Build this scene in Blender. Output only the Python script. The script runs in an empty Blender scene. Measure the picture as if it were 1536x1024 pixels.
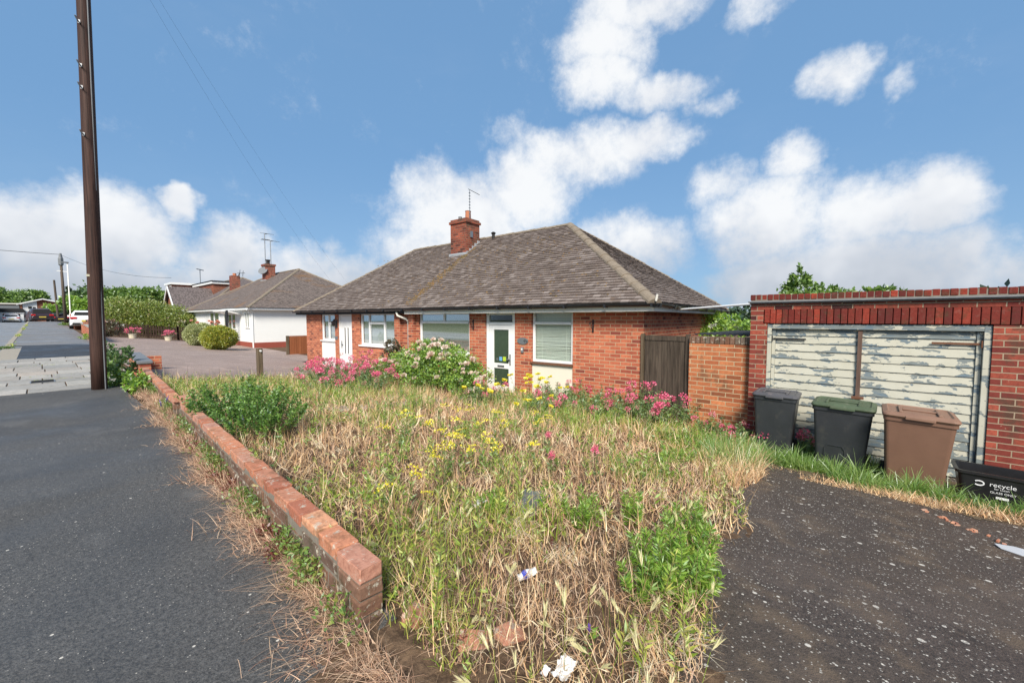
import bpy, bmesh, math, random
import numpy as np
from mathutils import Vector, Matrix
random.seed(7); RNG = np.random.default_rng(11)
R = math.radians
sc = bpy.context.scene
C = sc.collection

# ------------------------------------------------------------------ camera
cam_d = bpy.data.cameras.new('camera'); cam = bpy.data.objects.new('camera', cam_d); C.objects.link(cam)
cam_d.sensor_width = 36.0; cam_d.lens = 600 / 1536 * 36; cam_d.clip_end = 2000; cam_d.clip_start = .05
CAM_YAW, CAM_PITCH = 49.675, 3.243
cam.location = (0, 0, 1.30)
cam.rotation_euler = (R(90 - CAM_PITCH), 0, R(-CAM_YAW))
sc.camera = cam

# ------------------------------------------------------------------ sun, view
SUN_EL, SUN_AZ = 40.0, 232.0        # azimuth clockwise from +Y (the sun stands behind the camera, over the street)
sd = bpy.data.lights.new('sun', 'SUN'); sd.energy = 3.9; sd.angle = R(20); sd.color = (1.0, .93, .83)
sun = bpy.data.objects.new('sun', sd); C.objects.link(sun)
sdir = Vector((math.sin(R(SUN_AZ)) * math.cos(R(SUN_EL)), math.cos(R(SUN_AZ)) * math.cos(R(SUN_EL)), math.sin(R(SUN_EL))))
sun.rotation_euler = sdir.to_track_quat('Z', 'Y').to_euler()
sc.view_settings.view_transform = 'Standard'; sc.view_settings.look = 'None'
sc.view_settings.gamma = 1; sc.view_settings.exposure = 0.66
sc.cycles.max_bounces = 4; sc.cycles.transparent_max_bounces = 8

# ------------------------------------------------------------------ node helper
class NT:
    def __init__(s, tree): s.t = tree; s.n = tree.nodes; s.l = tree.links
    def new(s, typ, **kw):
        n = s.n.new(typ)
        for k, v in kw.items(): setattr(n, k, v)
        return n
    def put(s, sock, v):
        if isinstance(v, bpy.types.NodeSocket): s.l.new(v, sock)
        elif v is not None: sock.default_value = v
    def m(s, op, a, b=None, c=None, clamp=False):
        n = s.new('ShaderNodeMath', operation=op); n.use_clamp = clamp
        s.put(n.inputs[0], a)
        if b is not None: s.put(n.inputs[1], b)
        if c is not None: s.put(n.inputs[2], c)
        return n.outputs[0]
    def v(s, op, a, b=None):
        n = s.new('ShaderNodeVectorMath', operation=op); s.put(n.inputs[0], a)
        if b is not None: s.put(n.inputs[1], b)
        return n.outputs[0]
    def mix(s, f, a, b, mode='MIX'):
        n = s.new('ShaderNodeMix', data_type='RGBA', blend_type=mode)
        s.put(n.inputs[0], f)
        s.put(n.inputs[6], a if not isinstance(a, tuple) else (*a[:3], 1)); s.put(n.inputs[7], b if not isinstance(b, tuple) else (*b[:3], 1))
        return n.outputs[2]
    def noise(s, vec, scale, detail=4, rough=.55, dist=0, out='Fac'):
        n = s.new('ShaderNodeTexNoise'); s.put(n.inputs['Vector'], vec)
        n.inputs['Scale'].default_value = scale; n.inputs['Detail'].default_value = detail
        n.inputs['Roughness'].default_value = rough; n.inputs['Distortion'].default_value = dist
        return n.outputs[out]
    def vor(s, vec, scale, feature='F1', out='Distance'):
        n = s.new('ShaderNodeTexVoronoi', feature=feature); s.put(n.inputs['Vector'], vec); n.inputs['Scale'].default_value = scale
        return n.outputs[out]
    def ramp(s, f, stops, interp='LINEAR'):
        n = s.new('ShaderNodeValToRGB'); n.color_ramp.interpolation = interp
        e = n.color_ramp.elements
        while len(e) < len(stops): e.new(.5)
        for i, (p, c) in enumerate(stops):
            e[i].position = p; e[i].color = (*c, 1) if isinstance(c, tuple) else (c, c, c, 1)
        s.put(n.inputs[0], f); return n.outputs[0]
    def step(s, f, lo, hi):
        n = s.new('ShaderNodeMapRange', interpolation_type='SMOOTHSTEP')
        s.put(n.inputs[0], f); n.inputs[1].default_value = lo; n.inputs[2].default_value = hi
        return n.outputs[0]
    def sc(s, vec, x, y, z):
        n = s.new('ShaderNodeMapping'); s.put(n.inputs[0], vec); n.inputs[3].default_value = (x, y, z); return n.outputs[0]

# ------------------------------------------------------------------ sky
W = bpy.data.worlds.new('World'); sc.world = W; W.use_nodes = True
W.node_tree.nodes.clear(); w = NT(W.node_tree)
f_, th_, p_ = 600., R(CAM_YAW), R(CAM_PITCH)
def ray(px, py):
    x = (px - 768) / f_; y = (512 - py) / f_
    a = math.cos(p_) + math.sin(p_) * y; z = -math.sin(p_) + math.cos(p_) * y
    return (math.sin(th_) * a + math.cos(th_) * x, math.cos(th_) * a - math.sin(th_) * x, z)
def azel(px, py):
    r = ray(px, py); return math.atan2(r[0], r[1]), math.atan2(r[2], math.hypot(r[0], r[1]))
tc = w.new('ShaderNodeTexCoord').outputs['Generated']
warp = w.noise(tc, 4.6, 5, .62, 0, 'Color')
wv = w.v('MULTIPLY', w.v('SUBTRACT', warp, (.5, .5, .5)), (.13, .13, .10))
wv2 = w.v('MULTIPLY', w.v('SUBTRACT', w.noise(tc, 17, 3, .6, 0, 'Color'), (.5, .5, .5)), (.045, .045, .04))
d2 = w.v('ADD', w.v('ADD', tc, wv), wv2)
sx = w.new('ShaderNodeSeparateXYZ'); w.put(sx.inputs[0], d2)
az = w.m('ARCTAN2', sx.outputs[0], sx.outputs[1])
el = w.m('ARCTAN2', sx.outputs[2], w.m('SQRT', w.m('ADD', w.m('MULTIPLY', sx.outputs[0], sx.outputs[0]), w.m('MULTIPLY', sx.outputs[1], sx.outputs[1]))))
CLOUDS = [  # clouds: direction on the sky given through the picture, half width, half height (picture units), strength
    (50, 360, 120, 75, 1.15), (165, 345, 115, 72, 1.2), (262, 292, 40, 27, 1.25), (348, 388, 72, 58, 1.15), (480, 425, 130, 52, 1.0), (150, 440, 260, 60, 1.2), (500, 372, 30, 22, .6),
    (650, 300, 52, 62, 1.0), (690, 335, 100, 65, 1.15), (800, 290, 75, 62, 1.1), (865, 232, 100, 46, 1.05), (960, 208, 75, 30, 1.0), (720, 385, 160, 62, 1.1), (945, 372, 80, 52, .9),
    (965, 12, 105, 38, 1.0), (905, 70, 62, 46, 1.0), (900, 122, 56, 40, 1.0), (985, 138, 78, 30, .95), (1065, 155, 40, 15, .65), (768, 200, 26, 26, .45), (1150, 12, 52, 28, .7),
    (1250, 112, 44, 38, .9), (1345, 125, 28, 20, .55), (1085, 275, 52, 38, .85), (1185, 245, 45, 42, .95), (1150, 335, 105, 72, 1.05), (1290, 325, 95, 62, 1.05), (1385, 305, 82, 56, 1.15), (1260, 415, 215, 66, 1.2), (1430, 390, 60, 58, .95), (1530, 402, 50, 34, .8),
    (1700, 380, 150, 90, 1.1), (1750, 120, 110, 60, 1.), (-150, 380, 150, 80, 1.1)]
dens = None
for (px, py, rx, ry, st) in CLOUDS:
    a0, e0 = azel(px, py)
    ra = abs(azel(px + rx, py)[0] - azel(px - rx, py)[0]) / 2; re = abs(azel(px, py - ry)[1] - azel(px, py + ry)[1]) / 2
    A = w.m('MULTIPLY', w.m('SUBTRACT', az, a0), 1 / ra); E_ = w.m('MULTIPLY', w.m('SUBTRACT', el, e0), 1 / re)
    q = w.m('ADD', w.m('MULTIPLY', A, A), w.m('MULTIPLY', E_, E_))
    b = w.m('MULTIPLY', w.m('MAXIMUM', w.m('SUBTRACT', 1.25, w.m('MULTIPLY', q, .7)), 0), st)
    dens = b if dens is None else w.m('MAXIMUM', dens, b)
fb = w.noise(tc, 9, 9, .74); fb2 = w.noise(w.sc(tc, 1, 1, 1.5), 3.2, 4, .6)
behind = w.m('MULTIPLY', w.step(w.m('ADD', w.m('MULTIPLY', sx.outputs[0], -math.sin(th_)), w.m('MULTIPLY', sx.outputs[1], -math.cos(th_))), -.1, .4), w.step(fb2, .45, .62))
dens = w.m('ADD', dens, w.m('MULTIPLY', w.m('SUBTRACT', fb, .5), 2.0))
mask = w.m('MAXIMUM', w.m('MULTIPLY', w.step(dens, .10, 1.34), .96), w.m('MULTIPLY', behind, .9))
wisp = w.m('MULTIPLY', w.step(w.noise(w.sc(tc, 1, 1, 2.2), 4.2, 5, .62), .5, .85), .03)
mask = w.m('MAXIMUM', mask, wisp)
sky = w.new('ShaderNodeTexSky', sky_type='NISHITA'); sky.sun_disc = False
sky.sun_elevation = R(SUN_EL); sky.sun_rotation = R(SUN_AZ); sky.ozone_density = 1.0; sky.dust_density = .5
sgz = w.new('ShaderNodeSeparateXYZ'); w.put(sgz.inputs[0], tc)
hz = w.step(sgz.outputs[2], -.02, .50)
skyc = w.mix(1.0, sky.outputs[0], w.mix(hz, (.66, .84, 1.04), (1.16, 1.36, 1.30)), 'MULTIPLY')
# cloud colour: white tops, grey undersides
shade = w.m('ADD', w.m('MULTIPLY', w.step(sgz.outputs[2], -.02, .26), .75), w.m('MULTIPLY', w.step(w.noise(tc, 4.5, 4, .6), .34, .68), .42), clamp=True)
cl = w.ramp(shade, [(0, (3.4, 3.75, 4.3)), (.4, (4.8, 5.1, 5.6)), (.8, (6.6, 6.75, 7.0)), (1, (7.3, 7.4, 7.5))])
west = w.step(w.m('MULTIPLY', w.m('SUBTRACT', az, azel(150, 400)[0]), 1.0), -.6, .25)
cl = w.mix(w.m('MULTIPLY', w.m('SUBTRACT', 1.0, west), w.m('SUBTRACT', 1.0, w.step(sgz.outputs[2], .0, .12))), cl, (2.5, 2.8, 3.2))
skyc = w.mix(.8, skyc, w.mix(w.step(sgz.outputs[2], .0, .38), (2.15, 3.55, 5.35), (1.36, 2.72, 4.85)))
col = w.mix(mask, skyc, cl)
bg = w.new('ShaderNodeBackground'); w.put(bg.inputs[0], col); bg.inputs[1].default_value = .084
wo = w.new('ShaderNodeOutputWorld'); w.l.new(bg.outputs[0], wo.inputs[0])

# ------------------------------------------------------------------ terrain
def clamp(x, a=0., b=1.): return np.minimum(np.maximum(x, a), b)
def street(Y): return .017 * (clamp(Y, 12, 70) - 12) - .012 * (clamp(Y, 72, 300) - 72)
def g(X, Y):
    X = np.asarray(X, float); Y = np.asarray(Y, float)
    st = street(Y)
    low = np.where(Y < 14, -.5 - .18 * clamp((3 - Y) / 2), -.5 + .14 * clamp((Y - 14) / 10) + .012 * clamp(Y - 24, 0, 80))
    t = clamp((X - 1) / 6)
    return st + (low - st) * t
def gz(X, Y): return float(g(X, Y))

# ------------------------------------------------------------------ object helpers
def tag(o, label=None, cat=None, group=None, kind=None):
    if label: o['label'] = label
    if cat: o['category'] = cat
    if group: o['group'] = group
    if kind: o['kind'] = kind
    return o
def thing(name, label, cat, loc=(0, 0, 0), rz=0, group=None):
    o = bpy.data.objects.new(name, None); C.objects.link(o); o.empty_display_size = .1
    o.location = loc; o.rotation_euler = (0, 0, rz); return tag(o, label, cat, group)
def link(name, me, parent=None, mat=None):
    if mat: me.materials.append(mat)
    o = bpy.data.objects.new(name, me); C.objects.link(o)
    if parent: o.parent = parent
    return o
def copy_thing(o, loc=None, rz=None, scale=None, label=None):
    c = o.copy(); C.objects.link(c)
    for ch in o.children:
        d = ch.copy(); C.objects.link(d); d.parent = c
        for g2 in ch.children:
            e = g2.copy(); C.objects.link(e); e.parent = d
    if loc is not None: c.location = loc
    if rz is not None: c.rotation_euler = (0, 0, rz)
    if scale is not None: c.scale = scale if isinstance(scale, tuple) else (scale,) * 3
    if label: c['label'] = label
    return c
class MB:
    def __init__(s): s.v = []; s.f = []; s.smooth = False
    def add(s, vs, fs):
        b = len(s.v); s.v += [tuple(map(float, q)) for q in vs]; s.f += [tuple(i + b for i in f) for f in fs]; return s
    def box(s, x0, x1, y0, y1, z0, z1):
        vs = [(x, y, z) for z in (z0, z1) for y in (y0, y1) for x in (x0, x1)]
        return s.add(vs, [(0, 2, 3, 1), (4, 5, 7, 6), (0, 1, 5, 4), (2, 6, 7, 3), (0, 4, 6, 2), (1, 3, 7, 5)])
    def obox(s, c, ax, ay, az):  # centre + three half-axis vectors
        c, ax, ay, az = map(Vector, (c, ax, ay, az))
        vs = [c + ax * i + ay * j + az * k for k in (-1, 1) for j in (-1, 1) for i in (-1, 1)]
        return s.add(vs, [(0, 2, 3, 1), (4, 5, 7, 6), (0, 1, 5, 4), (2, 6, 7, 3), (0, 4, 6, 2), (1, 3, 7, 5)])
    def bar(s, a, b, wd, ht=None):
        a, b = Vector(a), Vector(b); d = (b - a); L = d.length; d.normalize(); ht = ht or wd
        up = Vector((0, 0, 1)) if abs(d.z) < .95 else Vector((1, 0, 0))
        sd_ = d.cross(up).normalized(); up = sd_.cross(d)
        return s.obox((a + b) / 2, d * L / 2, sd_ * wd / 2, up * ht / 2)
    def tube(s, pts, rad, n=8, cap=True):
        pts = [Vector(p) for p in pts]; rad = rad if isinstance(rad, (list, tuple)) else [rad] * len(pts)
        rings = []
        for i, p in enumerate(pts):
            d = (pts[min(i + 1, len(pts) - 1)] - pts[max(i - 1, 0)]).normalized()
            up = Vector((0, 0, 1)) if abs(d.z) < .9 else Vector((1, 0, 0))
            a = d.cross(up).normalized(); b = a.cross(d)
            rings.append([p + (a * math.cos(2 * math.pi * k / n) + b * math.sin(2 * math.pi * k / n)) * rad[i] for k in range(n)])
        vs = [q for r_ in rings for q in r_]
        fs = [(i * n + k, i * n + (k + 1) % n, (i + 1) * n + (k + 1) % n, (i + 1) * n + k) for i in range(len(pts) - 1) for k in range(n)]
        if cap: fs += [tuple(range(n))[::-1], tuple(range((len(pts) - 1) * n, len(pts) * n))]
        return s.add(vs, fs)
    def loft(s, rings, cap=True):
        n = len(rings[0]); vs = [q for r_ in rings for q in r_]
        fs = [(i * n + k, i * n + (k + 1) % n, (i + 1) * n + (k + 1) % n, (i + 1) * n + k) for i in range(len(rings) - 1) for k in range(n)]
        if cap: fs += [tuple(range(n))[::-1], tuple(range((len(rings) - 1) * n, len(rings) * n))]
        return s.add(vs, fs)
    def prism(s, poly, axis, a, b):  # 2D polygon extruded; axis 'x': poly is (y,z); 'y': (x,z); 'z': (x,y)
        def P3(q, t): return {'x': (t, q[0], q[1]), 'y': (q[0], t, q[1]), 'z': (q[0], q[1], t)}[axis]
        return s.loft([[P3(q, a) for q in poly], [P3(q, b) for q in poly]])
    def build(s, name, mat, parent=None, bevel=0, smooth=False, jit=0, segs=2):
        me = bpy.data.meshes.new(name); me.from_pydata(s.v, [], s.f)
        bm = bmesh.new(); bm.from_mesh(me); bmesh.ops.recalc_face_normals(bm, faces=bm.faces)
        if bevel: bmesh.ops.bevel(bm, geom=list(bm.edges), offset=bevel, segments=segs, affect='EDGES', profile=.5)
        if jit:
            for v_ in bm.verts: v_.co += Vector((random.uniform(-jit, jit), random.uniform(-jit, jit), random.uniform(-jit, jit)))
        uv = bm.loops.layers.uv.new('uv')
        for f in bm.faces:
            n = f.normal; k = max(range(3), key=lambda i: abs(n[i]))
            for l in f.loops:
                c = l.vert.co; l[uv].uv = {0: (c.y, c.z), 1: (c.x, c.z), 2: (c.y, c.x)}[k]
            f.smooth = smooth
        bm.to_mesh(me); bm.free()
        return link(name, me, parent, mat)
def rrect(cx, cy, hw, hd, r, z, n=4):  # rounded rectangle ring in XY
    out = []
    for qx, qy, a0 in ((1, 1, 0), (-1, 1, 90), (-1, -1, 180), (1, -1, 270)):
        for k in range(n + 1):
            a = R(a0 + 90 * k / n); out.append((cx + qx * (hw - r) + r * math.cos(a), cy + qy * (hd - r) + r * math.sin(a), z))
    return out
def np_mesh(name, V, F, mat, parent=None, uv=None, smooth=False):
    me = bpy.data.meshes.new(name); V = np.asarray(V, np.float32); F = np.asarray(F, np.int32); k = F.shape[1]
    me.vertices.add(len(V)); me.vertices.foreach_set('co', V.ravel())
    me.loops.add(F.size); me.loops.foreach_set('vertex_index', F.ravel())
    me.polygons.add(len(F)); me.polygons.foreach_set('loop_start', np.arange(0, F.size, k, dtype=np.int32))
    me.polygons.foreach_set('loop_total', np.full(len(F), k, np.int32))
    if uv is not None:
        ul = me.uv_layers.new(name='uv'); ul.data.foreach_set('uv', np.asarray(uv, np.float32)[F.ravel()].ravel())
    me.update(calc_edges=True); me.validate()
    if smooth: me.polygons.foreach_set('use_smooth', np.ones(len(F), bool))
    return link(name, me, parent, mat)

# ------------------------------------------------------------------ materials
MATS = {}
def newmat(name):
    m = bpy.data.materials.new(name); m.use_nodes = True; m.node_tree.nodes.clear(); n = NT(m.node_tree)
    out = n.new('ShaderNodeOutputMaterial'); return m, n, out
def bsdf(n, out, color, rough=.6, bump=None, bstr=.3, bdist=.01, metal=0, spec=.4):
    b = n.new('ShaderNodeBsdfPrincipled'); n.put(b.inputs['Base Color'], (*color, 1) if isinstance(color, tuple) else color)
    n.put(b.inputs['Roughness'], rough); b.inputs['Metallic'].default_value = metal; b.inputs['Specular IOR Level'].default_value = spec
    if bump is not None:
        bp = n.new('ShaderNodeBump'); bp.inputs['Strength'].default_value = bstr; bp.inputs['Distance'].default_value = bdist
        n.put(bp.inputs['Height'], bump); n.l.new(bp.outputs[0], b.inputs['Normal'])
    n.l.new(b.outputs[0], out.inputs[0]); return b
def plain(name, c, rough=.6, var=.12, scale=6, metal=0, spec=.4, bumpd=.002, dirt=None):
    m, n, out = newmat(name); o = n.new('ShaderNodeTexCoord').outputs['Object']
    nz = n.noise(o, scale, 5, .6); col = n.mix(nz, tuple(x * (1 - var * 1.6) for x in c), tuple(min(1, x * (1 + var)) for x in c))
    if dirt: col = n.mix(n.m('MULTIPLY', n.step(n.noise(o, scale * 1.7, 6, .7), .52, .75), .8), col, dirt)
    bsdf(n, out, col, n.m('ADD', rough - .08, n.m('MULTIPLY', nz, .16)), n.noise(o, scale * 12, 3), .25, bumpd, metal, spec); return m
def brick(name, c1, c2, mortar, dark=(.10, .05, .04), tone=.0, soot=.0, stain=0., pale=0.):
    m, n, out = newmat(name); uv = n.new('ShaderNodeUVMap').outputs[0]; o = n.new('ShaderNodeTexCoord').outputs['Object']
    wob = n.v('ADD', uv, n.v('MULTIPLY', n.v('SUBTRACT', n.noise(o, 9, 2, .5, 0, 'Color'), (.5, .5, .5)), (.008, .008, .008)))
    bt = n.new('ShaderNodeTexBrick'); n.put(bt.inputs['Vector'], wob)
    bt.inputs['Color1'].default_value = (0, 0, 0, 1); bt.inputs['Color2'].default_value = (1, 1, 1, 1); bt.inputs['Mortar'].default_value = (.5, .5, .5, 1)
    bt.inputs['Scale'].default_value = 1; bt.inputs['Brick Width'].default_value = .225; bt.inputs['Row Height'].default_value = .075
    bt.inputs['Mortar Size'].default_value = .0068; bt.inputs['Mortar Smooth'].default_value = .25; bt.inputs['Bias'].default_value = 0
    rnd = n.m('MULTIPLY', bt.outputs['Color'], 1.0)
    colr = n.ramp(rnd, [(0, dark), (.14, c1), (.5, tuple((a + b) / 2 for a, b in zip(c1, c2))), (.88, c2), (1, tuple(min(1, x * 1.25) for x in c2))])
    n1 = n.noise(o, 22, 5, .7); n2 = n.noise(o, 1.1, 4, .6)
    colr = n.mix(n.m('MULTIPLY', n.step(n1, .35, .75), .5), colr, tuple(x * .62 for x in c1))
    colr = n.mix(n.m('MULTIPLY', n.step(n2, .45, .75), .35), colr, tuple(x * 1.15 for x in c2))
    streak = n.noise(n.sc(o, 3.5, 3.5, .5), 1.0, 5, .65)
    colr = n.mix(n.m('MULTIPLY', n.step(streak, .5, .72), .45), colr, tuple(x * .62 for x in c1))
    if pale: colr = n.mix(n.m('MULTIPLY', n.step(n.noise(o, 14, 3, .6), .66, .72), pale), colr, (.55, .42, .30))
    if stain: colr = n.mix(n.m('MULTIPLY', n.step(n.noise(o, 2.3, 5, .7), .52, .66), stain), colr, (.06, .045, .03))
    mort = n.mix(n.noise(o, 5, 4), tuple(x * .7 for x in mortar), mortar)
    fac = n.m('MULTIPLY', bt.outputs['Fac'], 1.0)
    col = n.mix(fac, colr, mort)
    h = n.m('ADD', n.m('SUBTRACT', 1.0, fac), n.m('MULTIPLY', n1, .5))
    bsdf(n, out, col, .85, h, .8, .006, 0, .25); return m
def leafmat(name, cols, transl=.35, rough=.5, gloss=.07):
    m, n, out = newmat(name); r = n.new('ShaderNodeNewGeometry').outputs['Random Per Island']
    o = n.new('ShaderNodeTexCoord').outputs['Object']
    r2 = n.m('ADD', n.m('MULTIPLY', r, .75), n.m('MULTIPLY', n.step(n.noise(o, 1.7, 3), .3, .7), .25))
    k = len(cols); col = n.ramp(r2, [(i / (k - 1) if k > 1 else 0, c) for i, c in enumerate(cols)])
    d = n.new('ShaderNodeBsdfDiffuse'); n.put(d.inputs[0], col)
    t = n.new('ShaderNodeBsdfTranslucent'); n.put(t.inputs[0], n.mix(.5, col, (1, 1, .6), 'MULTIPLY'))
    mx = n.new('ShaderNodeMixShader'); mx.inputs[0].default_value = transl; n.l.new(d.outputs[0], mx.inputs[1]); n.l.new(t.outputs[0], mx.inputs[2])
    gl = n.new('ShaderNodeBsdfGlossy'); gl.inputs['Roughness'].default_value = rough; gl.inputs[0].default_value = (.9, .95, 1, 1)
    m2 = n.new('ShaderNodeMixShader'); m2.inputs[0].default_value = gloss; n.l.new(mx.outputs[0], m2.inputs[1]); n.l.new(gl.outputs[0], m2.inputs[2])
    n.l.new(m2.outputs[0], out.inputs[0]); return m
def asphalt(name, base, speck=.5, wet=.5, spk=260, tint=None, patchc=None, big=0.):
    m, n, out = newmat(name); o = n.new('ShaderNodeTexCoord').outputs['Object']
    a = n.m('ADD', n.m('MULTIPLY', n.noise(o, 130, 2, .8), .5), n.m('MULTIPLY', n.noise(o, 42, 3, .8), .5)); a = n.step(a, .36, .64); b = n.noise(o, .9, 5, .6); c = n.noise(o, 3.7, 4, .6)
    col = n.mix(a, tuple(x * .42 for x in base), tuple(x * 1.55 for x in base))
    col = n.mix(n.m('MULTIPLY', n.step(b, .35, .7), .5), col, tuple(x * .7 for x in (tint or base)))
    if patchc: col = n.mix(n.m('MULTIPLY', n.step(c, .5, .72), .55), col, patchc)
    vc = n.new('ShaderNodeTexVoronoi'); n.put(vc.inputs['Vector'], o); vc.inputs['Scale'].default_value = spk
    sel = n.m('GREATER_THAN', n.m('FRACT', n.m('MULTIPLY', n.new('ShaderNodeSeparateColor').outputs[0], 1.0)), .5)
    sp = n.new('ShaderNodeSeparateColor'); n.put(sp.inputs[0], vc.outputs['Color'])
    pk = n.m('MULTIPLY', n.m('GREATER_THAN', n.m('ADD', sp.outputs[0], n.m('MULTIPLY', n.m('SUBTRACT', n.noise(o, 2.2, 4, .6), .55), .5)), 1 - .16 * speck), n.m('LESS_THAN', vc.outputs['Distance'], n.m('MULTIPLY', sp.outputs[2], .42)))
    col = n.mix(pk, col, (.40, .37, .32))
    vd = n.new('ShaderNodeTexVoronoi'); n.put(vd.inputs['Vector'], o); vd.inputs['Scale'].default_value = spk * .27
    s2 = n.new('ShaderNodeSeparateColor'); n.put(s2.inputs[0], vd.outputs['Color'])
    pk2 = n.m('MULTIPLY', n.m('GREATER_THAN', s2.outputs[1], 1 - .05 * speck - big), n.m('LESS_THAN', vd.outputs['Distance'], n.m('MULTIPLY', s2.outputs[0], .32)))
    col = n.mix(pk2, col, (.56, .52, .45))
    crk = n.new('ShaderNodeTexVoronoi', feature='DISTANCE_TO_EDGE'); n.put(crk.inputs['Vector'], n.v('ADD', o, n.v('MULTIPLY', n.noise(o, 2.5, 4, .6, 0, 'Color'), (.5, .5, .5)))); crk.inputs['Scale'].default_value = .55
    ck = n.m('MULTIPLY', n.m('SUBTRACT', 1.0, n.step(crk.outputs['Distance'], .001, .006)), n.step(n.noise(o, 1.1, 3), .50, .62))
    col = n.mix(n.m('MULTIPLY', ck, .55), col, tuple(x * .3 for x in base))
    col = n.mix(n.m('MULTIPLY', n.step(n.noise(n.sc(o, 1, .45, 1), 1.9, 6, .65), .54, .70), .40), col, tuple(min(1, x * 1.75) for x in base))
    rough = n.m('SUBTRACT', .78, n.m('MULTIPLY', n.step(n.noise(o, .55, 4, .6, .4), .35, .68), wet))
    bsdf(n, out, col, rough, n.m('ADD', a, n.m('MULTIPLY', n.vor(o, 90), .8)), .55, .004, 0, .5); return m
def planks(name, c1, c2, rough=.75, stretch=(1, 14, 1), paint=None):
    m, n, out = newmat(name); o = n.new('ShaderNodeTexCoord').outputs['Object']
    r = n.new('ShaderNodeNewGeometry').outputs['Random Per Island']
    s_ = n.noise(n.sc(o, *stretch), 3.5, 7, .7, .6); col = n.mix(n.step(s_, .25, .75), c1, c2)
    col = n.mix(n.m('MULTIPLY', r, .35), col, tuple(x * .5 for x in c1))
    bsdf(n, out, col, rough, s_, .5, .004, 0, .2); return m

M = {}
M['brick_house'] = brick('brick_red_rustic', (.34, .082, .048), (.56, .175, .090), (.56, .41, .26), (.15, .04, .035), pale=.6)
M['brick_wall'] = brick('brick_orange', (.36, .105, .045), (.52, .19, .08), (.56, .44, .27), (.14, .06, .03), stain=.6, pale=.4)
M['brick_garage'] = brick('brick_crimson', (.15, .028, .024), (.33, .075, .045), (.38, .29, .20), (.04, .018, .018), stain=.75, pale=.5)
M['brick_sooty'] = brick('brick_sooty', (.15, .040, .028), (.32, .085, .048), (.22, .17, .12), (.05, .02, .018), stain=.75, pale=.4)
M['brick_far'] = brick('brick_brown_far', (.20, .06, .035), (.30, .09, .05), (.30, .22, .16), (.10, .04, .03))
def loose_brick(name, cols, lichen=.5, moss=.3):
    m, n, out = newmat(name); o = n.new('ShaderNodeTexCoord').outputs['Object']; r = n.new('ShaderNodeNewGeometry').outputs['Random Per Island']
    k = len(cols); col = n.ramp(r, [(i / (k - 1), c) for i, c in enumerate(cols)])
    nn = n.noise(o, 38, 5, .7); col = n.mix(n.m('MULTIPLY', n.step(nn, .4, .7), .5), col, tuple(x * .55 for x in cols[0]))
    col = n.mix(n.m('MULTIPLY', n.step(n.noise(o, 17, 6, .75), .55, .64), lichen), col, (.50, .47, .38))
    col = n.mix(n.m('MULTIPLY', n.step(n.noise(o, 7, 6, .7), .5, .66), moss), col, (.055, .05, .025))
    bsdf(n, out, col, .9, nn, .7, .005, 0, .2); return m
M['coping'] = loose_brick('coping_brick', [(.36, .13, .08), (.54, .23, .13), (.44, .23, .17), (.64, .32, .18), (.40, .17, .11), (.58, .38, .27)], .8, .45)
M['wallface'] = loose_brick('old_face_brick', [(.17, .085, .055), (.21, .12, .08), (.13, .08, .06), (.16, .13, .10)], .9, .6)
M['soldier'] = loose_brick('soldier_brick', [(.15, .026, .02), (.10, .024, .022), (.19, .034, .024), (.15, .028, .022), (.34, .055, .032)], .06, .5)
M['mortar'] = plain('old_mortar', (.30, .26, .20), .9, .3, 30)
M['mortar_dk'] = plain('dirty_mortar', (.22, .19, .15), .9, .3, 30)
def tiles(name, cols, bright=.3, moss=.35):
    m, n, out = newmat(name); o = n.new('ShaderNodeTexCoord').outputs['Object']; r = n.new('ShaderNodeNewGeometry').outputs['Random Per Island']
    k = len(cols); col = n.ramp(r, [(i / (k - 1), c) for i, c in enumerate(cols)])
    col = n.mix(n.m('MULTIPLY', n.step(n.noise(o, 25, 4, .75), .58, .68), bright), col, (.52, .46, .41))
    col = n.mix(n.m('MULTIPLY', n.step(n.noise(o, 3.0, 7, .75), .60, .70), moss), col, (.20, .115, .05))
    bsdf(n, out, col, .85, n.noise(o, 60, 3), .5, .004, 0, .25); return m
M['tile'] = tiles('concrete_tile', [(.10, .076, .063), (.18, .145, .126), (.135, .105, .09), (.255, .213, .19), (.12, .092, .078), (.165, .13, .11)], .60, .55)
def tile_sheet(name, base, lich, row=.1, wd=.17, moss=None):
    m, n, out = newmat(name); uv = n.new('ShaderNodeUVMap').outputs[0]; o = n.new('ShaderNodeTexCoord').outputs['Object']
    bt = n.new('ShaderNodeTexBrick'); n.put(bt.inputs['Vector'], uv); bt.inputs['Scale'].default_value = 1
    bt.inputs['Color1'].default_value = tuple(x * .7 for x in base) + (1,); bt.inputs['Color2'].default_value = tuple(x * 1.35 for x in base) + (1,)
    bt.inputs['Mortar'].default_value = tuple(x * .35 for x in base) + (1,)
    bt.inputs['Brick Width'].default_value = wd; bt.inputs['Row Height'].default_value = row; bt.inputs['Mortar Size'].default_value = .009
    col = n.mix(n.m('MULTIPLY', n.step(n.noise(o, 9, 5, .7), .5, .65), .6), bt.outputs['Color'], lich)
    if moss: col = n.mix(n.m('MULTIPLY', n.step(n.noise(n.sc(o, .5, 1, .5), .8, 6, .7), .52, .68), .6), col, moss)
    bsdf(n, out, col, .85, n.m('SUBTRACT', 1, bt.outputs['Fac']), .6, .012, 0, .2); return m
M['tile_far'] = tile_sheet('tile_grey_far', (.14, .115, .11), (.25, .21, .19))
M['tile_white'] = tile_sheet('tile_lichen', (.145, .115, .10), (.26, .22, .19), moss=(.22, .11, .035))
M['hip'] = plain('hip_tile', (.235, .19, .14), .9, .3, 9, bumpd=.006, dirt=(.10, .07, .04))
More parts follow.
